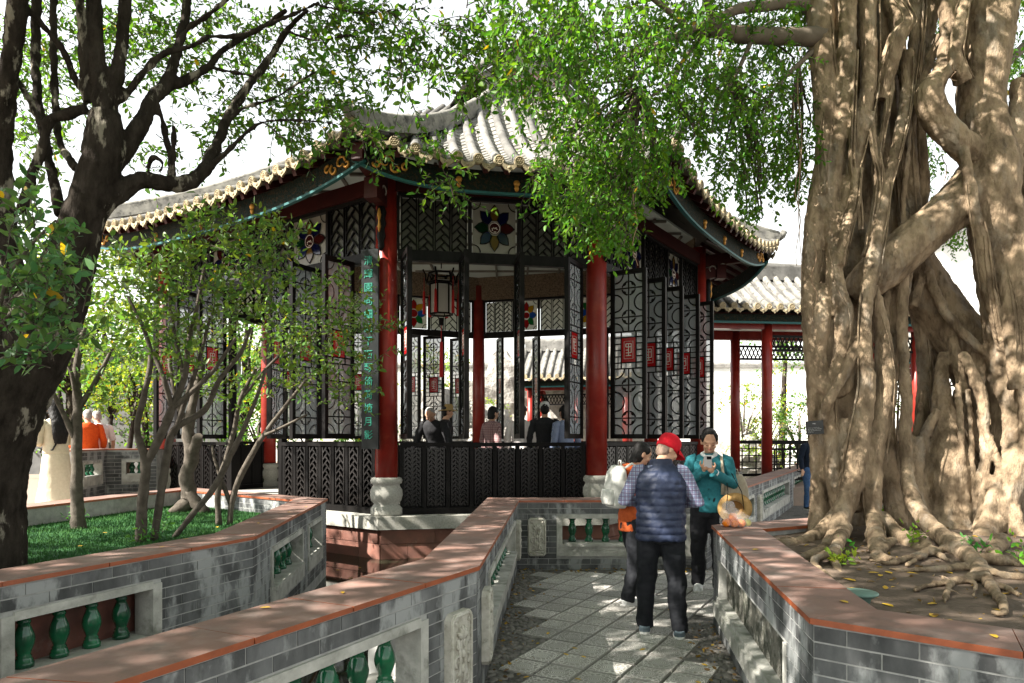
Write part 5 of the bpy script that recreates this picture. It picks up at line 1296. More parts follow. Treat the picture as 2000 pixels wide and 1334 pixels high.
shrub('slender twin stemmed shrub at the right of the turf, near the black panels', (440,1026),
  [[(428,1028,7.85,6),(426,960,7.85,6),(440,900,7.85,5),(458,840,7.85,5),(470,780,7.8,4),(500,720,7.8,3)], [(448,1028,7.9,6),(455,970,7.9,6),(480,910,7.9,6),(515,850,7.9,5),(560,790,7.9,4),(600,740,7.9,3)], [(450,985,7.9,5),(420,900,7.9,3),(415,870,7.9,2)], [(515,850,7.9,4),(540,840,7.8,3),(600,810,7.7,2)], [(470,780,7.8,4),(540,700,7.8,3),(620,650,7.7,2)]],
  [(580,690,70,60,7.8,.5,46),(640,640,60,60,7.7,.4,40),(690,640,50,70,7.6,.4,44),(700,740,40,60,7.6,.4,26),(630,740,60,50,7.7,.4,28),(540,640,60,50,7.8,.4,30),(520,740,60,40,7.8,.4,16),(740,660,20,40,7.6,.2,9),(610,560,40,40,7.7,.3,12),(680,560,30,30,7.6,.3,8)], .07, gs1)
shrub('close broad leaved shrub in front of the leaning tree', (-60,1180),
  [[(-90,1150,4.2,10),(-80,950,4.2,9),(-60,800,4.2,8),(-20,720,4.2,6),(60,680,4.2,4),(120,670,4.2,2)], [(-60,800,4.2,6),(0,640,4.2,5),(80,580,4.2,3),(150,570,4.2,2)], [(-20,700,4.2,5),(10,560,4.2,4),(60,480,4.2,3),(110,430,4.2,2)]],
  [(60,500,70,70,4.25,.25,30),(100,570,70,60,4.2,.25,28),(40,620,60,60,4.2,.25,22),(110,640,60,50,4.2,.2,18),(30,420,50,50,4.3,.25,18),(20,540,40,60,4.2,.2,14),(130,690,40,25,4.2,.1,6),(60,700,50,25,4.2,.1,5)], .08, (.06,.135,.05), k=8)
# little weeds at the shrub feet and on the planter soil
def weed(label, p, n, size, col, h=.12):
    t = thing('weed', label, 'plant', p, 'small weeds'); F_ = Leafage()
    for k in range(n): F_.twig(p, (rnd.uniform(-.8,.8), rnd.uniform(-.8,.8), 1), h*rnd.uniform(.6,1.2), 5, size, col, droop=.3, r=.002, yellow=.0)
    F_.done(t, leaf_shrub, .45, name='leaves')
for lab, (px, py, z), n, h in (('weed sprouting at the foot of the single stemmed shrub', (148,1022,.66), 7, .2), ('weed at the base of the many stemmed shrub', (272,1062,.66), 8, .25), ('second clump of weed between the crooked stems', (318,1040,.66), 6, .2)):
    weed(lab, gp(px, py, z), n, .06, (.06,.17,.04), h)
for lab, (px, py), n, h, c in (('fern like weed between the banyan trunks', (1745,1020), 14, .3, (.12,.24,.03)), ('grassy weed in front of the hanging prop root', (1785,1062), 10, .2, (.13,.25,.03)), ('yellow green weed among the banyan roots', (1645,1085), 12, .12, (.2,.28,.03)),
    ('heart leaved weed at the banyan foot', (1632,1062), 3, .12, (.07,.25,.03)), ('small fern on the soil below the second banyan trunk', (1912,1075), 9, .16, (.05,.2,.04)), ('bright weed at the edge of the frame by the banyan base', (1980,1090), 10, .2, (.12,.3,.03))):
    g = gp(px, py, .85); g.z = soil_z(g.x, g.y); weed(lab, g, n, .05, c, h)
# ---------------------------------------------------------------- buildings and garden behind
def tiled_gallery(name, label, cat, P, Q, depth, ze, zr, zf, cols, rail=True, group=None, frieze=True, sp=.3):
    """open gallery: barrel tiled roof on red columns; P-Q is the front eave line (left to right)"""
    P, Q = Vector(P), Vector(Q); t = (Q-P); LL = t.length; t /= LL; n = Vector((-t.y, t.x)); rz = math.atan2(t.y, t.x)
    th_ = thing(name, label, cat, (P.x, P.y, zf), group)
    def pt(u, v, z): p = P+t*u+n*v; return Vector((p.x, p.y, z))
    rc = MB(); h = depth/2
    rc.add([pt(0,0,ze-.05), pt(LL,0,ze-.05), pt(LL,h,zr-.05), pt(0,h,zr-.05), pt(0,depth,ze-.05), pt(LL,depth,ze-.05)], [(0,1,2,3),(3,2,5,4)])
    rc.add([pt(0,.0,ze-.12), pt(LL,.0,ze-.12), pt(LL,depth,ze-.12), pt(0,depth,ze-.12)], [(3,2,1,0)], 1)
    ro = rc.build('roof', [tileold_m, beamred_m], th_)
    k = int(LL/sp)
    for r in range(k+1):
        u = (LL-k*sp)/2+r*sp
        for side_ in (0, 1):
            b = MB(); v0, v1 = (0, h) if not side_ else (depth, h)
            pts = [pt(u, v0+(v1-v0)*q/4, ze+(zr-ze)*(.75*q/4+.25*(q/4)**2)+.04) for q in range(5)]
            b.tube(pts, .085, 7); b.build('tile_row', hip_m, ro)
        put('tile_end_disc', disc_me, pt(u, -.01, ze+.04), ro, rz=rz, scale=(1.15,1,1.15))
        if r < k: put('drip_tile', drip_me, pt(u+sp/2, -.02, ze), ro, rz=rz, scale=(1.15,1,1.15))
    rd = MB(); rd.bar(pt(0,h,zr+.1), pt(LL,h,zr+.1), .28, .36); rd.tube([pt(-.1,h,zr+.34), pt(LL/2,h,zr+.28), pt(LL+.1,h,zr+.34)], .12, 7); rd.build('ridge', tileold_m, ro)
    fa = MB(); fa.bar(pt(0,.2,ze-.2), pt(LL,.2,ze-.2), .04, .22); fa.build('fascia_board', fascia_m, th_)
    tr_ = MB(); tr_.bar(pt(0,.2,ze-.33), pt(LL,.2,ze-.33), .07, .05); tr_.build('fascia_trim', teal_m, th_)
    be = MB()
    for v in (.55, depth-.55): be.bar(pt(.2,v,ze-.32), pt(LL-.2,v,ze-.32), .16, .26)
    be.build('beam', lacquer_m, th_)
    for v in (.55, depth-.55):
        prev = None
        for u in cols:
            c = MB(); c.tube([pt(u,v,zf+.25), pt(u,v,ze-.2)], .135, 14); o = c.build('column', lacquer_m, th_)
            s = MB(); s.lathe([(.2,0),(.21,.06),(.17,.12),(.2,.18),(.19,.26),(.15,.28)], 12, c=tuple(pt(u,v,zf))); s.build('column_base', granite_m, o)
            if prev is not None:
                if frieze:
                    f = MB(); a, b2 = pt(prev,v,0), pt(u,v,0)
                    for zz in (ze-.62, ze-.98): f.bar(Vector((a.x,a.y,zz)), Vector((b2.x,b2.y,zz)), .06, .06)
                    nn_ = int((u-prev)/.12)
                    for q in range(nn_):
                        e0, e1 = a.lerp(b2, q/nn_), a.lerp(b2, (q+1)/nn_)
                        f.bar(Vector((e0.x,e0.y,ze-.95)), Vector((e1.x,e1.y,ze-.65)), .02, .03); f.bar(Vector((e0.x,e0.y,ze-.65)), Vector((e1.x,e1.y,ze-.95)), .02, .03)
                    f.build('frieze_lattice', black_m, th_)
                if rail:
                    f = MB(); a, b2 = pt(prev,v,0), pt(u,v,0)
                    for zz, hh in ((zf+1.12,.1),(zf+.18,.08)): f.bar(Vector((a.x,a.y,zz)), Vector((b2.x,b2.y,zz)), .09, hh)
                    for zz in (zf+.36, zf+.55, zf+.74, zf+.93): f.bar(Vector((a.x,a.y,zz)), Vector((b2.x,b2.y,zz)), .03, .03)
                    nn_ = int((u-prev)/.2)
                    for q in range(nn_+1):
                        e0 = a.lerp(b2, q/nn_); z0_, z1_ = ((zf+.2, zf+1.1), (zf+.36, zf+.93), (zf+.55, zf+1.1))[q % 3]
                        f.bar(Vector((e0.x,e0.y,z0_)), Vector((e0.x,e0.y,z1_)), .03, .035)
                    f.build('railing', black_m, th_)
            prev = u
    return th_
tiled_gallery('covered_gallery', 'open gallery with grey tiled roof and red columns beyond the folding screens', 'gallery', (4.9,16.9), (11.5,17.6), 3.0, 4.93, 6.05, .45, (1.75,5.9))
tiled_gallery('garden_gate_house', 'small grey tiled gate roof glimpsed between the banyan trunks', 'gallery', (11.2,20.8), (15.8,21.6), 3.2, 4.35, 5.4, .3, (.4,2.2,4.2))
tiled_gallery('garden_kiosk', 'sunlit tiled kiosk seen through the pavilion windows', 'kiosk', (.2,25.6), (4.6,24.6), 3.2, 3.95, 5.2, .3, (.4,2.2,4.0), rail=False)
m = MB(); m.prism([(4.6,16.7),(11.8,17.4),(11.6,20.6),(4.5,19.9)], -.4, .45); struct(m.build('gallery_floor', floorstone_m))
# brick garden wall and bright backdrop wall
def plain_wall(name, label, a, c, z0, z1, ma, capm):
    t = thing(name, label, 'wall', (a[0], a[1], z0)); b = MB(); b.bar((a[0],a[1],(z0+z1)/2), (c[0],c[1],(z0+z1)/2), .35, z1-z0); b.build('wall_body', ma, t)
    b = MB(); b.bar((a[0],a[1],z1+.06), (c[0],c[1],z1+.06), .55, .12); b.tube([(a[0],a[1],z1+.16),(c[0],c[1],z1+.16)], .14, 6); b.build('wall_coping', tileold_m, t)
brickfar_m = mat('far_brick_wall', (.09,.09,.088), .85, col2=(.14,.14,.135), nscale=2, bump=.3, bscale=6)
plain_wall('backdrop_wall', 'tall white wall added behind the pavilion as a bright backdrop', (-14,36), (40,36), .3, 5.4, white_m, tileold_m)  # added to brighten the background seen through the windows
plain_wall('brick_garden_wall', 'grey brick garden wall behind the couple at the rear', (-34,23), (-9,22.5), .5, 4.4, brickfar_m, tileold_m)
# white gabled house behind the banyan
hs_ = thing('white_house', 'white gabled house behind the banyan trunks', 'house', (24, 34, .3))
b = MB(); b.box((23.4,33,5.3), (9,6,10)); 
b.add([(18.9,29.99,10.3),(27.9,29.99,10.3),(23.4,29.99,12.6),(18.9,36,10.3),(27.9,36,10.3),(23.4,36,12.6)], [(0,1,2),(5,4,3)]); b.build('wall', white_m, hs_)
b = MB()
for sg in (-1,1): b.bar((23.4+sg*2.45,29.6,11.5), (23.4+sg*2.45,36.4,11.5), 5.4, .18, up=(sg*.46,0,.89))
b.build('roof', tileold_m, hs_)
# rockery
def rock(label, c, r, seed):
    bm = bmesh.new(); bmesh.ops.create_icosphere(bm, subdivisions=4, radius=1)
    for v in bm.verts:
        p = v.co.copy(); q = p*1.3+Vector((seed*3.1, seed*1.7, 0))
        f = 1+.45*noise.noise(q)+.28*noise.noise(q*2.3)+.14*noise.noise(q*5)
        v.co = Vector((p.x*r[0]*f, p.y*r[1]*f, p.z*r[2]*f))+Vector((0,0,r[2]*.8))
    me = bpy.data.meshes.new('rockery_boulder'); bm.to_mesh(me); bm.free(); me.materials.append(rock_m)
    for p in me.polygons: p.use_smooth = False
    o = bpy.data.objects.new('rockery_boulder', me); COL.objects.link(o); o.location = c
    tag(o, label, 'rock', 'rockery stones behind the pavilion')
rock('tall pitted rockery stone seen behind the stooping visitor', (-2.6,22.4,.1), (1.0,.7,1.7), 1)
rock('broad rockery stone behind the pavilion windows', (-1.4,24.5,.1), (1.4,.9,1.5), 2)
rock('low rockery stone beside the tall pitted one', (-4.2,23.0,.1), (1.2,.8,1.1), 3)
rock('pale rockery peak seen through the right of the front windows', (3.2,28.5,.1), (2.2,1.2,3.0), 4)
rock('rockery stone beyond the gallery columns', (7.9,23.6,.1), (1.1,.9,.9), 5)
rock('rockery ridge rising behind the kiosk roof', (.3,29.5,.1), (2.4,1.4,2.9), 6)

def garden_tree(name, label, cat, px, d, z0, ztop, w, n, size, col, trunk_r=.13, zb=None, yellow=.05, group='trees behind the garden walls', shape=1.0):
    x = (px-CX)*d/FPX; t = thing(name, label, cat, (x, d, z0), group)
    mb = MB(); hgt = ztop-z0; zb = zb if zb is not None else z0+hgt*.35
    lean = rnd.uniform(-.4,.4)
    stemtop = Vector((x+lean, d+rnd.uniform(-.3,.3), z0+hgt*.75))
    mb.tube([(x,d,z0-.1), (x+lean*.3,d,z0+hgt*.25), (x+lean*.6,d,z0+hgt*.5), stemtop], [trunk_r*1.3,trunk_r,trunk_r*.75,trunk_r*.3], 8)
    F_ = Leafage(); q = random.Random(int(px*7+d))
    for k in range(7):
        a = q.uniform(0,6.28); zz = zb+(ztop-zb)*q.uniform(.2,.8); e = Vector((x+lean*.6+math.cos(a)*w*.7, d+math.sin(a)*w*.6, zz))
        s0 = Vector((x+lean*.5,d,zb+(zz-zb)*.3)); mb.tube([s0, s0.lerp(e,.5)+Vector((0,0,.2)), e], [trunk_r*.5,trunk_r*.35,trunk_r*.12], 6)
    mb.build('trunk', bark_m if cat == 'tree' else stem_m, t)
    cl = [(q.uniform(0,6.28), math.sqrt(q.random()), q.random(), q.uniform(.22,.42)) for k in range(16)]
    for k in range(n):
        a, r, h, rr_ = q.choice(cl)
        env = math.sin(math.pi*min(.98, max(.06, h*.85+.1)))**.6
        c = Vector((x+lean*.6+math.cos(a)*w*r*env, d+math.sin(a)*w*r*env, zb+(ztop-zb)*h))
        p = c+Vector((q.gauss(0,1), q.gauss(0,1), q.gauss(0,.8)))*rr_*w*.55
        F_.twig(p, (q.uniform(-1,1), q.uniform(-1,1), q.uniform(-.3,.8)), size*3.5, 7, size, col, droop=.3, wood=False, yellow=yellow)
    F_.done(t, leaf_tree, .55)
gy = (.13,.2,.03); gg = (.07,.16,.03)
for k, (px, d, zt, w, n, lab, col) in enumerate((
  (60,24,8.5,2.6,300,'bushy tree behind the brick wall at the edge of the photo', gg), (215,26,9.3,2.8,420,'yellowish tree rising behind the leaning trunk', gy), (330,24,8.2,2.4,380,'bright yellow green tree behind the long lower limb', gy),
  (470,27,9.6,2.8,420,'light green tree above the far end of the pavilion eave', gy), (600,29,10.2,2.6,360,'pale green treetop just above the pavilion roof', gy), (140,19,6.0,1.6,280,'small tree beside the brick garden wall', gg))):
    garden_tree('garden_tree', lab, 'tree', px, d, .5, zt, w, n, .17, col, zb=2.6, yellow=.06)
for k, (px, d, zt, w, n, lab, col, z0) in enumerate((
  (1448,23,3.9,1.1,160,'leafy garden shrub between the two red gallery columns', gy, .3), (1560,21.5,3.2,1.0,140,'green garden shrub left of the banyan trunk', gg, .3), (1500,26,4.6,1.3,160,'taller garden shrub behind the gallery', gy, .3),
  (1760,23.5,3.6,1.1,150,'garden shrub under the gate roof between the banyan trunks', gg, .3), (1925,13.5,2.2,.8,120,'low green bush behind the second banyan trunk', gg, .2), (860,23.6,5.0,1.0,190,'light green bush on the rockery seen through the window', gy, 2.2), (880,24.2,2.8,.8,100,'low bush beside the rockery', gy, .3), (960,25.5,3.0,.8,90,'small bush before the kiosk', gy, .3), (590,19.6,3.9,1.3,230,'dense bush behind the pavilion, seen past the front red column', gg, .3), (690,20.6,4.2,1.4,230,'dense bush behind the pavilion beside the couplet board', gg, .3), (500,19.0,3.6,1.2,200,'dense bush behind the far red column', gg, .3))):
    garden_tree('garden_shrub', lab, 'shrub', px, d, z0, zt, w, n, .11, col, trunk_r=.06, zb=z0+.5, group='shrubs in the sunny garden behind')
for (px, d, zt, w, lab) in ((120,20.5,4.6,1.5,'leafy rear tree left of the visitors in orange and white'),(290,20,4.8,1.5,'leafy rear tree behind the forked tree'),(390,20.5,5.2,1.6,'leafy rear tree behind the middle shrub'),(470,21.5,5.4,1.6,'leafy rear tree behind the far pavilion corner')):
    garden_tree('garden_tree', lab, 'tree', px, d, .5, zt, w, 260, .12, gg, zb=1.6, trunk_r=.1, yellow=.04)
garden_tree('garden_tree', 'treetop above the gallery roof', 'tree', 1525, 27, .3, 8.0, 1.6, 200, .15, gg, zb=4.5)
for (px, d, lab) in ((215,17.5,'slender rear tree before the brick wall, beside the person in white'), (243,17.2,'forked rear tree before the brick wall, nearer the pavilion')):
    garden_tree('garden_tree', lab, 'tree', px, d, .5, 3.6, .7, 90, .1, gy, trunk_r=.07, zb=2.1)
# far parapet by the terrace
WTOP = 1.47
parapet('terrace_parapet', 'dark brick parapet with small balusters at the rear beside the visitors', 'parapet', [(-7.3,11.3),(-7.72,13.0),(-6.95,13.35)], [(-7.6,11.2),(-8.1,13.3),(-6.95,13.7)],
   [OP(0, .5, 1.5, 'bal', .98, 1.24), OP(1, .25, .72, 'bal', .98, 1.24)], [(0,'o'),(1,'o')], z0=.3, zbr=.5)
WTOP = .88
# ---------------------------------------------------------------- people
skin_m = mat('skin', (.52,.31,.21), .5, col2=(.46,.26,.17), nscale=12, coords='obj')
hair_m = mat('black_hair', (.006,.005,.005), .55, spec=.2, col2=(.014,.012,.011), nscale=60, coords='obj', bump=.6, bscale=90, stretch=(1,1,.2))
greyhair_m = mat('grey_hair', (.38,.37,.35), .6, col2=(.2,.19,.18), nscale=60, coords='obj', bump=.5, bscale=90)
eye_m = mat('eye_dark', (.02,.015,.012), .3); lip_m = mat('lips', (.4,.13,.11), .5)
shoe_white = mat('white_shoe', (.75,.75,.74), .6, col2=(.6,.6,.6), nscale=20, coords='obj'); sole_m = mat('sole', (.72,.71,.68), .7)
def cloth(name, c, c2=None, rough=.85, ns=30): return mat(name, c, rough, col2=c2 or tuple(x*.75 for x in c), nscale=ns, coords='obj', bump=.35, bscale=9, bdist=.02)
def plaid_mat(name, c0, c1, c2, s=38):
    m = bpy.data.materials.new(name); m.use_nodes = True; N = m.node_tree.nodes; L = m.node_tree.links; b = N['Principled BSDF']; b.inputs['Roughness'].default_value = .85
    tc = N.new('ShaderNodeTexCoord'); cur = None
    for ax, col in ((0, c1), (2, c1), (0, c2), (2, c2)):
        w = N.new('ShaderNodeTexWave'); w.bands_direction = 'XYZ'[ax]; w.inputs['Scale'].default_value = s*(.5 if col is c1 else .27); w.inputs['Distortion'].default_value = .6; w.inputs['Detail Scale'].default_value = .6
        w.inputs['Phase Offset'].default_value = ax+(1.3 if col is c2 else 0)
        L.new(tc.outputs['Object'], w.inputs['Vector'])
        g = N.new('ShaderNodeMath'); g.operation = 'GREATER_THAN'; g.inputs[1].default_value = .62; L.new(w.outputs['Fac'], g.inputs[0])
        k = N.new('ShaderNodeMath'); k.operation = 'MULTIPLY'; k.inputs[1].default_value = .55; L.new(g.outputs[0], k.inputs[0])
        x = N.new('ShaderNodeMix'); x.data_type = 'RGBA'; L.new(k.outputs[0], x.inputs['Factor']); x.inputs[7].default_value = (*col, 1)
        if cur is None: x.inputs[6].default_value = (*c0, 1)
        else: L.new(cur, x.inputs[6])
        cur = x.outputs[2]
    L.new(cur, b.inputs['Base Color']); return m

def person(label, loc, yaw, h=1.7, lean=0, head=(0,0), arms=None, feet=None, top=None, bottom=None, shoes=None, hair=None, hairm=None, fine=True,
           sleeve=1.0, sleeve_m=None, hem=.80, skirt=None, build=1.0, vest=None, cat='person', curl=.5, group=None):
    """local frame: x to the person's right, y forward, z up; arms: {'r': (elbow, wrist, handdir), 'l': ...}"""
    k = h/1.7
    Rl = Matrix.Rotation(R(-lean), 3, 'X'); piv = Vector((0,0,.90))
    def LT(p): p = Vector(p); return (piv+Rl @ (p-piv))*k if p.z > .9 else p*k
    nk = Vector((0,.01,1.44)); Rh = Matrix.Rotation(R(-lean), 3, 'X') @ Matrix.Rotation(R(head[0]), 3, 'Z') @ Matrix.Rotation(R(-head[1]), 3, 'X')
    def HT(p): return LT(nk)+(Rh @ Vector(p))*k
    b = MB(); W = build
    # torso, neck
    b.loft([(LT((0,0,.84)),.13*W*k,.095*W*k),(LT((0,0,.95)),.145*W*k,.10*W*k),(LT((0,0,1.08)),.125*W*k,.09*W*k),(LT((0,.01,1.24)),.15*W*k,.105*W*k),(LT((0,0,1.36)),.155*W*k,.09*W*k),(LT((0,-.005,1.41)),.08*k,.06*k)], 14)
    b.tube([LT((0,-.01,1.36)), LT((0,0,1.44)), HT((0,.01,.06))], [.06*k,.052*k,.055*k], 10)
    # head
    b.ball(HT((0,.005,.15)), (.074*k,.09*k,.098*k), 16, M=Rh); b.ball(HT((0,.03,.085)), (.056*k,.062*k,.062*k), 12, M=Rh)
    b.ball(HT((0,.098,.115)), (.013*k,.018*k,.026*k), 8, M=Rh); b.ball(HT((0,.078,.16)), (.05*k,.02*k,.02*k), 8, M=Rh); b.ball(HT((0,.082,.062)), (.022*k,.014*k,.014*k), 8, M=Rh)
    for s in (-1,1): b.ball(HT((s*.076,-.005,.12)), (.012*k,.022*k,.034*k), 8, M=Rh); b.ball(HT((s*.04,.07,.105)), (.024*k,.02*k,.022*k), 8, M=Rh)
    J = {}
    for sd, s in (('l',-1),('r',1)):
        sh = LT((s*.175*W,0,1.36)); a = (arms or {}).get(sd)
        if a is None: el, wr, hd = LT((s*.235*W,-.03,1.10)), LT((s*.25*W,.04,.87)), Vector((0,.1,-1))
        else: el, wr, hd = LT(a[0]), LT(a[1]), Vector(a[2])
        J[sd] = (sh, el, wr)
        b.tube([sh, sh.lerp(el,.5), el, el.lerp(wr,.4), wr], [.05*k,.043*k,.036*k,.036*k,.025*k], 10)
        hd.normalize(); pn = hd.cross(Vector((0,0,1)) if abs(hd.z) < .9 else Vector((0,1,0))).normalized()
        up = pn.cross(hd).normalized()
        pc = wr+hd*.045*k; Mh = Matrix((pn, hd, up)).transposed()
        b.ball(pc, (.038*k,.05*k,.017*k), 10, M=Mh)
        for q in range(4):
            o = (q-1.5)*.0195*k; f0 = pc+hd*.035*k+pn*o; L_ = (.030,.035,.033,.025)[q]*k; c = curl
            f1 = f0+hd*L_*1.1-up*L_*.25*c; f2 = f1+(hd*(1-c*.7)-up*c).normalized()*L_*.9; f3 = f2+(hd*(1-c*1.2)-up*c*1.4).normalized()*L_*.7
            b.tube([f0, f1, f2, f3], [.0092*k,.009*k,.0082*k,.0065*k], 6)
        t0 = pc-hd*.015*k-pn*s*.03*k; t1 = t0-pn*s*.025*k+hd*.025*k; t2 = t1+hd*.03*k-up*.012*k; b.tube([t0, t1, t2], [.012*k,.011*k,.008*k], 6)
    F_ = feet or {}
    for sd, s in (('l',-1),('r',1)):
        hp = Vector((s*.085,0,.86))*k; an = Vector(F_.get(sd, (s*.1,0,.07)))*k; kn = (hp+an)/2+Vector((s*.01,.04,0))*k
        b.tube([hp, hp.lerp(kn,.5), kn, kn.lerp(an,.35), an], [.082*k,.07*k,.052*k,.05*k,.036*k], 10)
        b.tube([an, an+Vector((0,.05,-.03))*k, an+Vector((0,.14,-.045))*k], [.036*k,.038*k,.026*k], 8); J['f'+sd] = (hp, kn, an)
    body = b.build('person', skin_m); ORG[body.name] = Vector()
    mods(body, voxel=(.0065 if fine else .012), smooth=2, fac=.4)
    body.location = loc; body.rotation_euler = (0,0,yaw); tag(body, label, cat, group, 'thing')
    vx = .011 if fine else .016
    def child(mb, nm, ma, voxel=vx, sm=3, disp=.02, ds=.12):
        o = bpy.data.objects.new(nm, mb.mesh(nm, ma)); COL.objects.link(o); o.parent = body
        if voxel: mods(o, voxel=voxel, smooth=sm, disp=disp, dscale=ds)
        return o
    # face
    f = MB()
    for s in (-1,1):
        f.tube([HT((s*.018,.086,.131)), HT((s*.032,.086,.128)), HT((s*.046,.076,.131))], [.0015*k,.003*k,.0015*k], 5)
        f.tube([HT((s*.015,.092,.152)), HT((s*.034,.09,.158)), HT((s*.052,.074,.152))], [.001*k,.002*k,.001*k], 5)
    child(f, 'eyes', eye_m, None)
    f = MB(); f.tube([HT((-.02,.085,.082)), HT((0,.094,.084)), HT((.02,.085,.082))], [.003*k,.006*k,.003*k], 6); child(f, 'mouth', lip_m, None)
    # trousers or skirt
    if bottom:
        t = MB()
        t.loft([(Vector((0,0,.78))*k,.165*W*k,.125*W*k),(Vector((0,0,.88))*k,.165*W*k,.125*W*k),(LT((0,0,.99)),.15*W*k,.112*W*k)], 16)
        for sd in 'lr':
            hp, kn, an = J['f'+sd]; t.tube([hp+Vector((0,0,.02)), hp.lerp(kn,.5), kn, kn.lerp(an,.5), an+Vector((0,0,-.01))], [.105*W*k,.098*W*k,.082*W*k,.072*W*k,.066*W*k], 12)
        child(t, 'trousers', bottom, disp=.035, ds=.1)
    if skirt:
        t = MB(); t.loft([(Vector((0,.0,.10))*k,.27*k,.23*k),(Vector((0,0,.45))*k,.22*k,.18*k),(Vector((0,0,.75))*k,.18*k,.14*k),(Vector((0,0,1.0))*k,.15*k,.115*k),(LT((0,0,1.06)),.14*k,.10*k)], 20); child(t, 'skirt', skirt, disp=.025, ds=.2)
    if top:
        t = MB()
        t.loft([(LT((0,0,hem)) if hem > .9 else Vector((0,0,hem))*k,.172*W*k,.132*W*k),(LT((0,0,.95)),.168*W*k,.128*W*k),(LT((0,0,1.08)),.155*W*k,.118*W*k),(LT((0,.01,1.24)),.175*W*k,.128*W*k),(LT((0,0,1.34)),.19*W*k,.115*W*k),(LT((0,-.005,1.405)),.13*W*k,.088*k),(LT((0,0,1.44)),.068*k,.066*k)], 18)
        child(t, 'top', top)
        for sd in 'lr':
            sh, el, wr = J[sd]; e2 = el.lerp(wr, max(0, sleeve*2-1)) if sleeve >= .5 else sh.lerp(el, sleeve*2)
            t = MB(); s = -1 if sd == 'l' else 1
            pts = [sh+Vector((-s*.04,0,.0))*k, sh, sh.lerp(el,.5), el]+([el.lerp(wr,.5), e2] if sleeve > .6 else [])
            t.tube(pts, [.075*k,.072*k,.066*k,.06*k]+([.055*k,.048*k] if sleeve > .6 else []), 12); child(t, 'sleeve', sleeve_m or top, disp=.022, ds=.08)
    if vest:
        t = MB(); rings = []; n_ = 58
        def shp(z):
            keys = [(hem,.205,.165),(.95,.205,.162),(1.08,.2,.155),(1.24,.205,.158),(1.33,.2,.14),(1.385,.165,.115),(1.42,.095,.09),(1.47,.088,.088)]
            for a_, c_ in zip(keys, keys[1:]):
                if a_[0] <= z <= c_[0]:
                    f = (z-a_[0])/(c_[0]-a_[0]); return a_[1]+(c_[1]-a_[1])*f, a_[2]+(c_[2]-a_[2])*f
            return keys[-1][1:]
        for i in range(n_+1):
            z = hem+(1.47-hem)*i/n_; rx, ry = shp(z); q = (z-hem)/.058; bulge = .011*abs(math.sin(q*math.pi))**.6-.006 if z < 1.39 else .004
            p = LT((0,0,z)) if z > .9 else Vector((0,0,z))*k
            rings.append((p, (rx+bulge)*W*k, (ry+bulge)*W*k))
        t.loft(rings, 36, power=2.3); child(t, 'vest', vest, voxel=.007, sm=1, disp=.03, ds=.11)
    # shoes
    sm_, so_ = shoes if isinstance(shoes, tuple) else (shoes or mat('black_shoe', (.02,.02,.02), .5), sole_m)
    for sd in 'lr':
        an = J['f'+sd][2]; t = MB(); z0 = -an.z
        t.tube([an+Vector((0,-.035,.02))*k, an+Vector((0,-.02,-.02))*k, an+Vector((0,.06,-.03))*k, an+Vector((0,.15,-.042))*k, an+Vector((0,.185,-.048))*k], [.046*k,.05*k,.046*k,.042*k,.022*k], 10); o = child(t, 'shoe', sm_, voxel=.009 if fine else .014, sm=3, disp=0)
        t = MB(); t.loft([((an.x, an.y+.06*k, 0),.048*k,.135*k),((an.x, an.y+.06*k, .028*k),.05*k,.138*k)], 14, smooth=False, power=2.6)
        q = bpy.data.objects.new('sole', t.mesh('sole', so_)); COL.objects.link(q); q.parent = o
    if hair:
        t = MB(); hm = hairm or hair_m
        if hair in ('short', 'bob', 'long', 'tied'):
            t.ball(HT((0,-.018,.175)), (.083*k,.093*k,.088*k), 14, M=Rh); t.ball(HT((0,-.045,.12)), (.078*k,.062*k,.085*k), 12, M=Rh)
            for s in (-1,1): t.ball(HT((s*.066,.01,.175)), (.022*k,.05*k,.045*k), 8, M=Rh)
            if hair == 'tied':
                t.ball(HT((0,-.10,.12)), (.035*k,.04*k,.04*k), 8, M=Rh)
            if hair == 'bob': t.loft([(HT((0,-.03,.02)),.07*k,.055*k),(HT((0,-.03,.08)),.082*k,.07*k),(HT((0,-.03,.15)),.08*k,.075*k)], 12)
            if hair == 'long': t.loft([(LT((0,-.12,1.08)),.075*k,.035*k),(LT((0,-.13,1.22)),.105*k,.045*k),(LT((0,-.10,1.38)),.10*k,.055*k),(HT((0,-.04,.08)),.09*k,.08*k),(HT((0,-.03,.17)),.085*k,.08*k)], 14); t.tube([HT((-.07,.04,.18)), HT((-.085,.04,.08)), LT((-.08,.06,1.36)), LT((-.09,.09,1.24))], [.03*k,.03*k,.03*k,.012*k], 8); t.tube([HT((.07,.04,.18)), HT((.085,.04,.08)), LT((.08,.06,1.36)), LT((.09,.09,1.24))], [.03*k,.03*k,.03*k,.012*k], 8)
        elif hair == 'crop':
            t.ball(HT((0,-.012,.16)), (.079*k,.09*k,.094*k), 14, M=Rh); t.ball(HT((0,-.035,.11)), (.075*k,.058*k,.07*k), 10, M=Rh)
        child(t, 'hair', hm, voxel=.007 if fine else .011, sm=2, disp=.012, ds=.03)
    return body, LT, HT, Rh, k, child
def face_dir(x, y): return math.atan2(y, x)-math.pi/2     # yaw so that local +y points along (x, y)

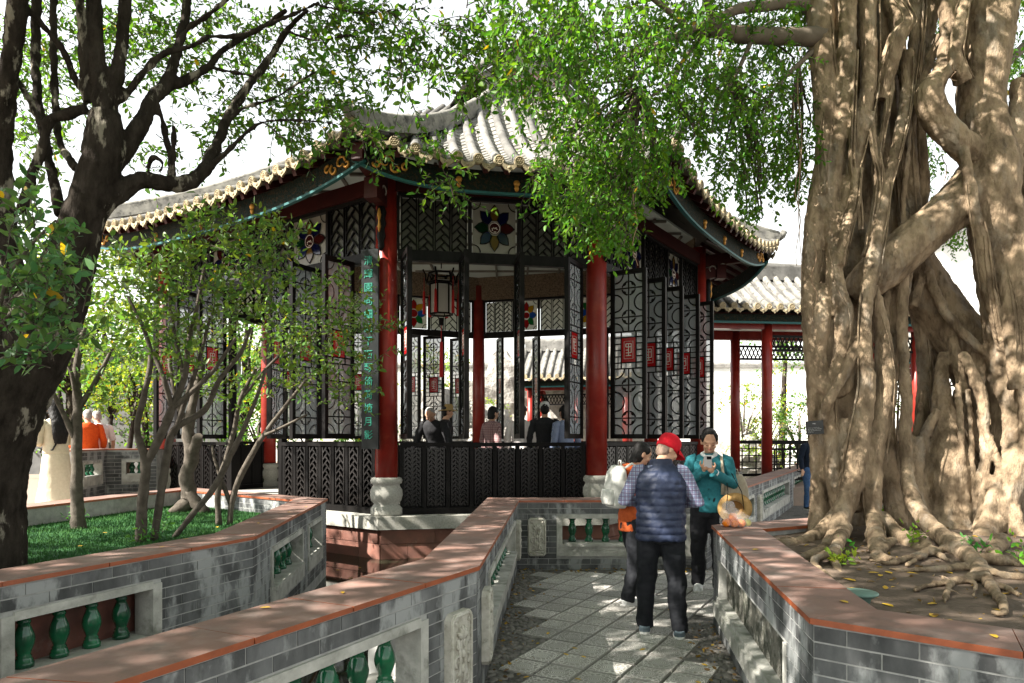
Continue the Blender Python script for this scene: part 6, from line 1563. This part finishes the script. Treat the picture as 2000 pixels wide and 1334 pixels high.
# --- man in the red cap
g = Vector((1.245, 5.72, .0))
plaid = plaid_mat('blue_plaid', (.33,.37,.45), (.04,.07,.19), (.10,.06,.12))
navy = mat('navy_quilt', (.012,.018,.042), .55, col2=(.018,.026,.055), nscale=9, coords='obj', spec=.3, bump=.7, bscale=14, bdist=.012)
blk = cloth('black_trousers', (.009,.010,.013), (.015,.016,.019))
greyshoe = mat('grey_blue_shoe', (.13,.17,.19), .7, col2=(.09,.12,.14), nscale=60, coords='obj')
man, LT, HT, Rh, k, child = person('man in red cap, navy quilted vest and plaid shirt seen from behind', g, face_dir(.22,1), 1.72, lean=7, head=(-55,30),
  arms={'l': ((-.30,.02,1.12), (-.10,.30,1.12), (.5,.8,.2)), 'r': ((.30,.03,1.12), (.10,.30,1.12), (-.5,.8,.2))}, feet={'l': (-.13,.04,.07), 'r': (.15,-.05,.07)},
  top=plaid, sleeve=.95, bottom=blk, shoes=(greyshoe, sole_m), hair='crop', hairm=mat('shaved_hair', (.3,.2,.15), .7, col2=(.2,.15,.12), nscale=80, coords='obj'), vest=navy, hem=.80, build=.99, curl=.8)
redcap = mat('red_cap', (.55,.008,.02), .75, col2=(.45,.006,.015), nscale=40, coords='obj')
c = MB(); M_ = Rh
prof = [(.087,.128),(.091,.15),(.092,.185),(.088,.22),(.075,.248),(.05,.266),(.015,.273)]
c.loft([((0,-.004,z), r, r*1.12) for r, z in prof], 18); c.v = [tuple(HT(v)) for v in c.v]
child(c, 'cap', redcap, None)
c = MB(); n_ = 9; top_ = []; bot_ = []
for i in range(n_):
    a = math.pi*(i/(n_-1)); e = Vector((math.cos(a)*.082, .06+math.sin(a)*.02, .165)); o_ = Vector((math.cos(a)*.085, .07+math.sin(a)*.115, .150-.02*math.cos(a)**2+.0))
    top_.append((HT(e), HT(o_)))
vs_ = [q for p in top_ for q in p]; vs2 = [q-Rh @ Vector((0,0,.006)) for q in vs_]
nn = len(vs_)
c.add(vs_+vs2, [(2*i, 2*i+1, 2*i+3, 2*i+2) for i in range(n_-1)]+[(nn+2*i+2, nn+2*i+3, nn+2*i+1, nn+2*i) for i in range(n_-1)]+[(2*i+1, nn+2*i+1, nn+2*i+3, 2*i+3) for i in range(n_-1)])
child(c, 'brim', redcap, None)
# --- person in the orange hooded jacket with a backpack
g2 = Vector((1.21, 6.85, 0))
orange = cloth('orange_jacket', (.42,.085,.02), (.32,.06,.015))
w1, LT, HT, Rh, k, child = person('person in orange hooded jacket half hidden behind the man in the red cap', g2, face_dir(.95,.35), 1.64, lean=4, head=(-10,22),
  arms={'r': ((.22,.05,1.1), (.12,.28,1.12), (-.3,.9,.2)), 'l': ((-.24,.05,1.1), (-.10,.28,1.12), (.3,.9,.2))}, feet={'l': (-.12,.16,.07), 'r': (.1,-.12,.07)},
  top=orange, bottom=blk, shoes=(shoe_white, sole_m), hair='bob', hem=.76, build=1.08, curl=.8)
c = MB(); c.tube([LT((-.1,-.05,1.42)), LT((-.05,-.12,1.40)), LT((.05,-.12,1.40)), LT((.1,-.05,1.42))], [.045,.06,.06,.045], 9); child(c, 'hood', orange, voxel=.012)
def backpack(name, label, base, yaw, s, ma, straps=True):
    t = thing(name, label, 'backpack', base, rz=yaw)
    def loc(mb, nm, ma_, vx=None):
        o = bpy.data.objects.new(nm, mb.mesh(nm, ma_)); COL.objects.link(o); o.parent = t
        if vx: mods(o, voxel=vx, smooth=4, disp=.02, dscale=.12)
        return o
    b = MB(); b.loft([((0,0,0),.13*s,.07*s),((0,0,.04*s),.155*s,.095*s),((0,0,.24*s),.155*s,.095*s),((0,.01*s,.38*s),.13*s,.08*s),((0,.015*s,.45*s),.08*s,.05*s)], 18, power=3.2); loc(b, 'bag_body', ma, .012)
    b = MB(); b.loft([((0,-.08*s,.03*s),.11*s,.045*s),((0,-.09*s,.1*s),.12*s,.055*s),((0,-.085*s,.2*s),.11*s,.045*s)], 14, power=3); loc(b, 'front_pocket', ma, .012)
    for sg in ((-1,1) if straps else ()):
        b = MB(); b.tube([(sg*.07*s,.07*s,.42*s),(sg*.1*s,.14*s,.47*s),(sg*.11*s,.27*s,.40*s),(sg*.12*s,.27*s,.2*s),(sg*.12*s,.10*s,.04*s)], .018*s, 6, sy=.5); loc(b, 'shoulder_strap', ma)
    b = MB(); b.tube([(-.03*s,.05*s,.45*s),(-.02*s,.05*s,.5*s),(.02*s,.05*s,.5*s),(.03*s,.05*s,.45*s)], .008*s, 6); loc(b, 'grab_handle', ma)
    return t
yb = face_dir(.95,.35); fb = Vector((.95,.35)).normalized()
backpack('backpack', 'pale grey backpack worn by the person in the orange jacket', (g2.x-fb.x*.20, g2.y-fb.y*.20-.05, .98), yb, .92, mat('pale_grey_canvas', (.5,.5,.46), .85, col2=(.42,.42,.39), nscale=30, coords='obj', bump=.3, bscale=8))
# --- woman in teal with a phone
g3 = Vector((2.13, 7.38, 0))
teal = cloth('teal_knit', (.035,.20,.235), (.025,.155,.185)); dk = cloth('dark_trousers', (.014,.014,.017), (.02,.02,.023))
w2, LT, HT, Rh, k, child = person('woman in teal cardigan and dark trousers looking at her phone', g3, face_dir(-.28,-.96), 1.78, lean=3, head=(4,24),
  arms={'l': ((-.235,.02,1.12), (-.03,.24,1.26), (.35,.25,.9)), 'r': ((.235,.04,1.12), (.05,.25,1.28), (-.3,.3,.9))}, feet={'l': (-.1,.03,.07), 'r': (.11,-.06,.07)},
  top=teal, bottom=dk, shoes=(shoe_white, sole_m), hair='tied', hem=.83, build=.98, curl=.75)
c = MB(); c.tube([LT((-.07,.05,1.43)), LT((0,.095,1.37)), LT((.07,.05,1.43)), LT((0,-.05,1.465)), LT((-.07,.05,1.43))], .022, 7); child(c, 'shirt_collar', mat('white_shirt', (.72,.74,.74), .8), None)
for sd, x in (('l',-.065),('r',.085)):
    c = MB(); c.tube([LT((x,.21,1.235)), LT((x*.9,.235,1.262))], [.042,.040], 10); child(c, 'shirt_cuff', mat('white_shirt', (.72,.74,.74), .8), None)
c = MB()
for q in range(4): c.ball(LT((0,.137-.004*q,1.28-q*.1)), .008, 6)
child(c, 'buttons', mat('teal_button', (.02,.1,.12), .4), None)
Mw = Matrix.Translation(g3) @ Matrix.Rotation(face_dir(-.28,-.96), 4, 'Z')
pp = Mw @ LT((.01,.305,1.375))
ph = thing('smartphone', 'white smartphone held up by the woman in teal', 'phone', pp, rz=face_dir(-.28,-.96))
Mp = Matrix.Rotation(R(-35), 3, 'X')
c = MB(); c.box((0,0,0), (.078,.012,.155), mat=Mp); o = bpy.data.objects.new('phone_case', c.mesh('phone_case', mat('phone_white', (.7,.7,.7), .35))); COL.objects.link(o); o.parent = ph
c = MB(); c.box(Mp @ Vector((-.012,.008,.05)), (.045,.006,.035), mat=Mp); o = bpy.data.objects.new('camera_block', c.mesh('camera_block', mat('phone_black', (.012,.012,.014), .2))); COL.objects.link(o); o.parent = ph
hatp = Mw @ Vector((-.26,.17,.93)); hy = face_dir(-.10,-1)
sh_ = thing('straw_hat', 'tan straw hat hanging from the bag of the woman in teal', 'hat', hatp, rz=hy)
straw = mat('straw', (.48,.30,.12), .8, col2=(.4,.24,.09), nscale=50, coords='obj', bump=.4, bscale=90)
Mh_ = Matrix.Rotation(R(-78), 3, 'X') @ Matrix.Rotation(R(14), 3, 'Y')
def hat_part(nm, prof, ma, thick=.004):
    mb = MB(); full = prof+[(max(.001, r-thick*.2), z+thick) for r, z in prof[::-1]]
    n_ = 28; b0 = len(mb.v)
    for r, z in full:
        for j in range(n_):
            a = 6.2832*j/n_; mb.v.append(tuple(Mh_ @ Vector((r*math.cos(a), r*math.sin(a)*.92, z+.008*math.sin(2*a)*r/.17))))
    kk = len(full)
    for i in range(kk):
        for j in range(n_):
            i2 = (i+1) % kk; mb.f.append((b0+i*n_+j, b0+i*n_+(j+1)%n_, b0+i2*n_+(j+1)%n_, b0+i2*n_+j)); mb.m.append(0); mb.sm.append(True)
    o = bpy.data.objects.new(nm, mb.mesh(nm, ma)); COL.objects.link(o); o.parent = sh_
hat_part('brim', [(.092,0),(.13,-.004),(.175,.006)], straw); hat_part('crown', [(.094,.0),(.09,-.05),(.08,-.085),(.04,-.1),(.002,-.102)], mat('straw_inside', (.26,.15,.055), .85))
hat_part('inner_band', [(.088,-.004),(.087,-.026)], mat('hat_band', (.6,.52,.36), .8))
for s in (-1,1):
    mb = MB(); mb.tube([Mh_ @ Vector((s*.09,.02,0)), Vector((s*.07,-.0,.17)), Vector((s*.03+.05,-.06,.36))], .005, 5); o = bpy.data.objects.new('cord', mb.mesh('cord', black_m)); COL.objects.link(o); o.parent = sh_
bpw = Mw @ Vector((-.25,-.08,.80))
backpack('backpack', 'beige backpack behind the straw hat of the woman in teal', bpw, face_dir(-.28,-.96)+R(25), 1.05, mat('beige_canvas', (.45,.40,.30), .85, col2=(.38,.33,.25), nscale=30, coords='obj', bump=.3, bscale=8), straps=False)
mb = MB(); mb.tube([LT((-.13,.09,1.02)), LT((-.135,.125,1.22)), LT((-.12,.06,1.40)), LT((-.12,-.05,1.38)), LT((-.13,-.13,1.2))], .017, 6, sy=.5); child(mb, 'bag_strap', mat('beige_canvas', (.45,.40,.30), .85), None)
# --- visitors at the rear left
cream = cloth('cream_wool', (.62,.55,.42), (.55,.48,.36))
cw = Vector(((110-1000)*9.35/FPX, 9.35, .5))
w3, LT, HT, Rh, k, child = person('woman in long cream dress with long black hair at the rear left', cw, face_dir(-.75,.45), 1.70, lean=3, head=(0,15), arms={'r': ((.22,.02,1.12), (.08,.26,1.08), (-.3,.9,.2)), 'l': ((-.22,.02,1.12), (-.08,.26,1.1), (.3,.9,.1))},
  top=cream, skirt=cream, hair='long', fine=False, hem=.95)
mb = MB(); mb.tube([LT((.1,.1,1.38)), LT((0,.15,1.2)), LT((-.14,.12,.98)), LT((-.1,-.12,1.0)), LT((.08,-.1,1.3)), LT((.1,.1,1.38))], .012, 5); child(mb, 'bag_strap', black_m, None)
p4 = Vector(((172-1000)*13.2/FPX, 14.4*.917, .5)); orange2 = cloth('bright_orange_shirt', (.62,.085,.01), (.5,.06,.01)); jeans = cloth('blue_jeans', (.06,.12,.24), (.04,.08,.17))
person('person in orange sweatshirt and jeans behind the rear parapet', p4, face_dir(-.6,.5), 1.74, head=(0,10), top=orange2, sleeve=.8, bottom=jeans, hair='crop', hairm=greyhair_m, fine=False, hem=.82, build=1.1)
p5 = Vector(((192-1000)*13.6/FPX, 13.6, .5))
person('person in white shirt and black trousers behind the rear parapet', p5, face_dir(-.7,.6), 1.74, head=(10,20), top=cloth('white_tee', (.72,.66,.64), (.65,.6,.58)), sleeve=.45, bottom=dk, hair='crop', hairm=greyhair_m, fine=False, hem=.82, build=1.1)
# --- visitors inside the pavilion
def vis(label, px, d, h, fd, **kw):
    return person(label, Vector(((px-CX)*d/FPX, d, ZF)), face_dir(*fd), h, fine=False, **kw)
jk = cloth('black_jacket', (.018,.018,.02), (.026,.026,.028))
vis('grey haired man in dark jacket stooping over the pavilion sill', 853, 11.55, 1.78, (-.25,-.97), lean=22, head=(10,28), arms={'l': ((-.28,.12,1.1), (-.22,.32,1.0), (.2,.9,-.3)), 'r': ((.28,.12,1.1), (.26,.36,1.02), (-.1,.9,-.3))}, top=jk, bottom=dk, hair='crop', hairm=greyhair_m)
w_, LT, HT, Rh, k, child = vis('person in tan sun hat behind the stooping man', 870, 12.6, 1.78, (.9,.3), head=(0,10), top=jk, bottom=dk, hair='short')
c = MB(); c.loft([(HT((0,0,.155)),.17,.18),(HT((0,0,.165)),.15,.16),(HT((0,0,.175)),.095,.105),(HT((0,0,.24)),.085,.095),(HT((0,0,.275)),.05,.06)], 16); child(c, 'sun_hat', mat('tan_hat', (.3,.2,.08), .8), None)
vis('woman in red checked shirt inside the pavilion', 960, 12.3, 1.74, (.8,.6), head=(0,12), top=plaid_mat('red_check', (.45,.38,.36), (.25,.04,.05), (.1,.03,.04)), bottom=dk, hair='bob')
vis('man in white shirt with black bag inside the pavilion', 1018, 12.1, 1.76, (.35,.9), head=(0,10), top=cloth('white_tee', (.72,.66,.64)), bottom=dk, hair='short', build=1.05)
w_, LT, HT, Rh, k, child = vis('man in black with pale cap inside the pavilion', 1064, 12.0, 1.80, (.0,1), head=(0,5), top=jk, bottom=dk, hair='crop', build=1.05)
c = MB(); c.loft([(HT((0,0,.15)),.088,.098),(HT((0,0,.2)),.09,.1),(HT((0,0,.25)),.07,.075),(HT((0,0,.27)),.03,.03)], 14); child(c, 'cap', mat('pale_cap', (.6,.6,.58), .8), None)
vis('woman in blue patterned blouse inside the pavilion', 1104, 11.9, 1.74, (-.4,.8), head=(0,10), top=plaid_mat('blue_dots', (.55,.6,.68), (.05,.09,.25), (.08,.13,.3), 60), bottom=dk, hair='bob')
person('person in dark blue jacket behind the banyan trunk', Vector(((1583-CX)*15.0/FPX, 15.0, .1)), face_dir(.3,-.9), 1.75, head=(0,20), top=cloth('blue_jacket', (.01,.016,.03)), bottom=jeans, hair='short', fine=False)
# ---------------------------------------------------------------- small things
# bag of fruit on the planter corner
bgp = Vector((1.98, 6.03, WTOP))
fb_ = thing('fruit_bag', 'thin white plastic bag of oranges on the corner of the planter wall', 'bag', bgp)
film = glass_mat('plastic_film', (.85,.86,.87), trans=.8, rough=.25)
b = MB(); b.loft([(bgp+Vector((0,0,.004)),.13,.085),(bgp+Vector((0,0,.04)),.15,.10),(bgp+Vector((-.01,0,.085)),.14,.095),(bgp+Vector((-.04,0,.125)),.10,.075),(bgp+Vector((-.07,0,.16)),.055,.045),(bgp+Vector((-.075,0,.2)),.06,.03),(bgp+Vector((-.06,0,.225)),.03,.015)], 22)
o = b.build('film', film, fb_); mods(o, disp=.035, dscale=.05, smooth=1)
om = mat('orange_peel', (.75,.2,.015), .5, bump=.3, bscale=120)
fruit = thing_o = None
for k, (x, y, z, c) in enumerate(((-.095,-.03,.035,0),(-.03,-.045,.034,0),(.035,-.03,.035,0),(-.06,.03,.036,0),(.01,.035,.036,0),(.095,.0,.034,1),(-.03,0,.085,0))):
    q = MB(); q.ball(bgp+Vector((x,y,z)), (.039,.039,.036), 12); q.build('orange', om if not c else mat('green_fruit', (.45,.42,.08), .5), fb_)
# ground lamp
lg = gp(1677, 1178, .80); lg.z = soil_z(lg.x, lg.y)+.03
gl_ = thing('ground_lamp', 'round green metal garden lamp on the soil by the planter edge', 'lamp', lg)
b = MB(); b.lathe([(.045,-.02),(.06,.03),(.065,.034)], 20, c=lg); b.build('lamp_body', metal_green_m, gl_)
b = MB(); b.lathe([(.066,.035),(.092,.05),(.094,.058),(.088,.062),(.02,.066)], 24, c=lg); b.build('lamp_shade', metal_green_m, gl_)
# name board on the banyan
sp = at(1591, 835, 5.93)
sb = thing('name_board', 'small black tree name board fixed to the banyan trunk', 'sign', sp)
b = MB(); Mr = Matrix.Rotation(R(-6), 3, 'Z') @ Matrix.Rotation(R(-4), 3, 'Y'); b.box(sp, (.145,.012,.118), mat=Mr); b.build('board', mat('sign_black', (.035,.035,.035), .45), sb)
b = MB(); q = random.Random(8)
for i, (z, n_) in enumerate(((.035,2),(.012,0),(-.002,11),(-.014,13),(-.026,12),(-.038,5))):
    for j in range(n_):
        x0 = -.055+j*.0088 if n_ > 3 else -.012+j*.014
        s = .006 if n_ > 3 else .011
        for _ in range(3): b.box(sp+Mr @ Vector((x0+q.uniform(-.3,.3)*s, -.0075, z+q.uniform(-.35,.35)*s)), (s*q.uniform(.2,.9), .002, s*.16) if q.random() < .5 else (s*.16, .002, s*q.uniform(.3,.9)), mat=Mr)
b.build('lettering', mat('sign_white', (.6,.6,.6), .6), sb)
# fallen leaves
lm = MB(); lm.add([(0,0,.001),(.25,-.2,.05),(.7,-.2,.04),(1,0,.02),(.7,.2,.05),(.25,.2,.045)], [(0,1,2,3),(0,3,4,5)])
fl_me = lm.mesh('fallen_leaf', yellow_m)
ORD = 'first second third fourth fifth sixth seventh eighth ninth tenth eleventh twelfth thirteenth fourteenth fifteenth sixteenth'.split()
def strew(spots, z, what, group, size, flat=1.0):
    for i, (px, py) in enumerate(sorted(spots)):
        g = gp(px, py, z)
        if z == .78: g = gp(px, py, soil_z(g.x, g.y)+.004)
        s = size*rnd.uniform(.8,1.2)
        o = put('fallen_leaf', fl_me, g, rz=rnd.uniform(0,6.28), scale=(s, s, s*flat))
        tag(o, '%s, %s from the left' % (what, ORD[i]), 'leaf', group)
strew([(1352,1254),(1305,1190),(1001,1160),(1043,1155),(1128,1267),(1034,1321),(1122,1325),(1135,1281),(995,1293),(1110,1280),(1358,1330),(1370,1296),(1250,1270),(1072,1235)], .018, 'small yellow leaf lying on the tiled path', 'yellow leaves on the path', .055)
strew([(1832,1146),(1770,1118),(1742,1120),(1720,1122),(1695,1118),(1745,1185),(1822,1198),(1867,1213),(1955,1160),(1968,1195),(1752,1100),(1808,1110),(1860,1120),(1655,1150),(1672,1135),(1830,1178)], .78, 'yellow leaf on the soil under the banyan', 'yellow leaves on the soil', .075)
strew([(1935,1238),(1640,1172),(1480,1072)], WTOP+.004, 'yellow leaf on the slab cap of the banyan planter', 'leaves on the banyan planter cap', .075)
strew([(530,1186),(670,1159),(312,1069),(370,1052),(515,957),(560,1000),(600,990),(505,1022)], WTOP+.004, 'small dry leaf on the wall caps by the pond', 'leaves on the wall caps by the pond', .045)
strew([(365,1025),(160,1065),(425,1030),(200,1040)], .69, 'yellow leaf lying on the green turf', 'yellow leaves on the turf', .08)
strew([(655,1113),(690,1128),(700,1108)], -.115, 'yellow leaf floating on the dark pond', 'leaves floating on the pond', .07, .4)

# dry litter on the planter soil and in the path's corners
lt = bpy.data.objects.new('leaf_litter', None); COL.objects.link(lt); tag(lt, 'dry brown leaf bits and twigs strewn on the banyan soil and path edges', 'litter', kind='stuff'); ORG[lt.name] = Vector()
P_, D_2, S_2, C_2 = [], [], [], []
lr = random.Random(77); tw_ = MB()
for k in range(1500):
    if k % 4:
        x, y = lr.uniform(1.7,6.5), lr.uniform(2.0,7.4)
        if not inside((x, y), [(5.2,7.3),(2.25,5.8),(1.75,3.15),(2.1,2.9),(4.6,1.0),(7,1.0),(7,7.3)]): continue
        z = soil_z(x, y)+.006
    else:
        t = lr.random(); a, c = ((Vector((-.218,4.155)), Vector((.065,8.625))), (Vector((1.806,6.11)), Vector((1.303,2.95))), (Vector((.065,8.625)), Vector((2.46,8.64))))[k % 3]
        d = (c-a); n = Vector((d.y,-d.x)).normalized(); q = a+d*t+n*abs(lr.gauss(0,.16)+.03); x, y, z = q.x, q.y, .02
    P_.append((x, y, z)); D_2.append((lr.uniform(-1,1), lr.uniform(-1,1), lr.uniform(-.1,.25))); S_2.append(lr.uniform(.012,.05))
    b_ = lr.uniform(.5,1.5); C_2.append(((.16*b_,.1*b_,.045*b_) if lr.random() < .75 else (.3*b_,.2*b_,.04*b_)))
    if k % 6 == 1 and z > .5:
        d = Vector((lr.uniform(-1,1), lr.uniform(-1,1), lr.uniform(-.05,.1)))*lr.uniform(.03,.1); p = Vector((x, y, z)); tw_.tube([p, p+d*.5+Vector((0,0,.006)), p+d], .003, 4)
leaves_obj('litter_leaves', leaf_shrub, P_, D_2, S_2, C_2, lt, .6)
o = tw_.build('litter_twigs', mat('litter_twig', (.16,.12,.085), .9), lt); o['kind'] = 'stuff'
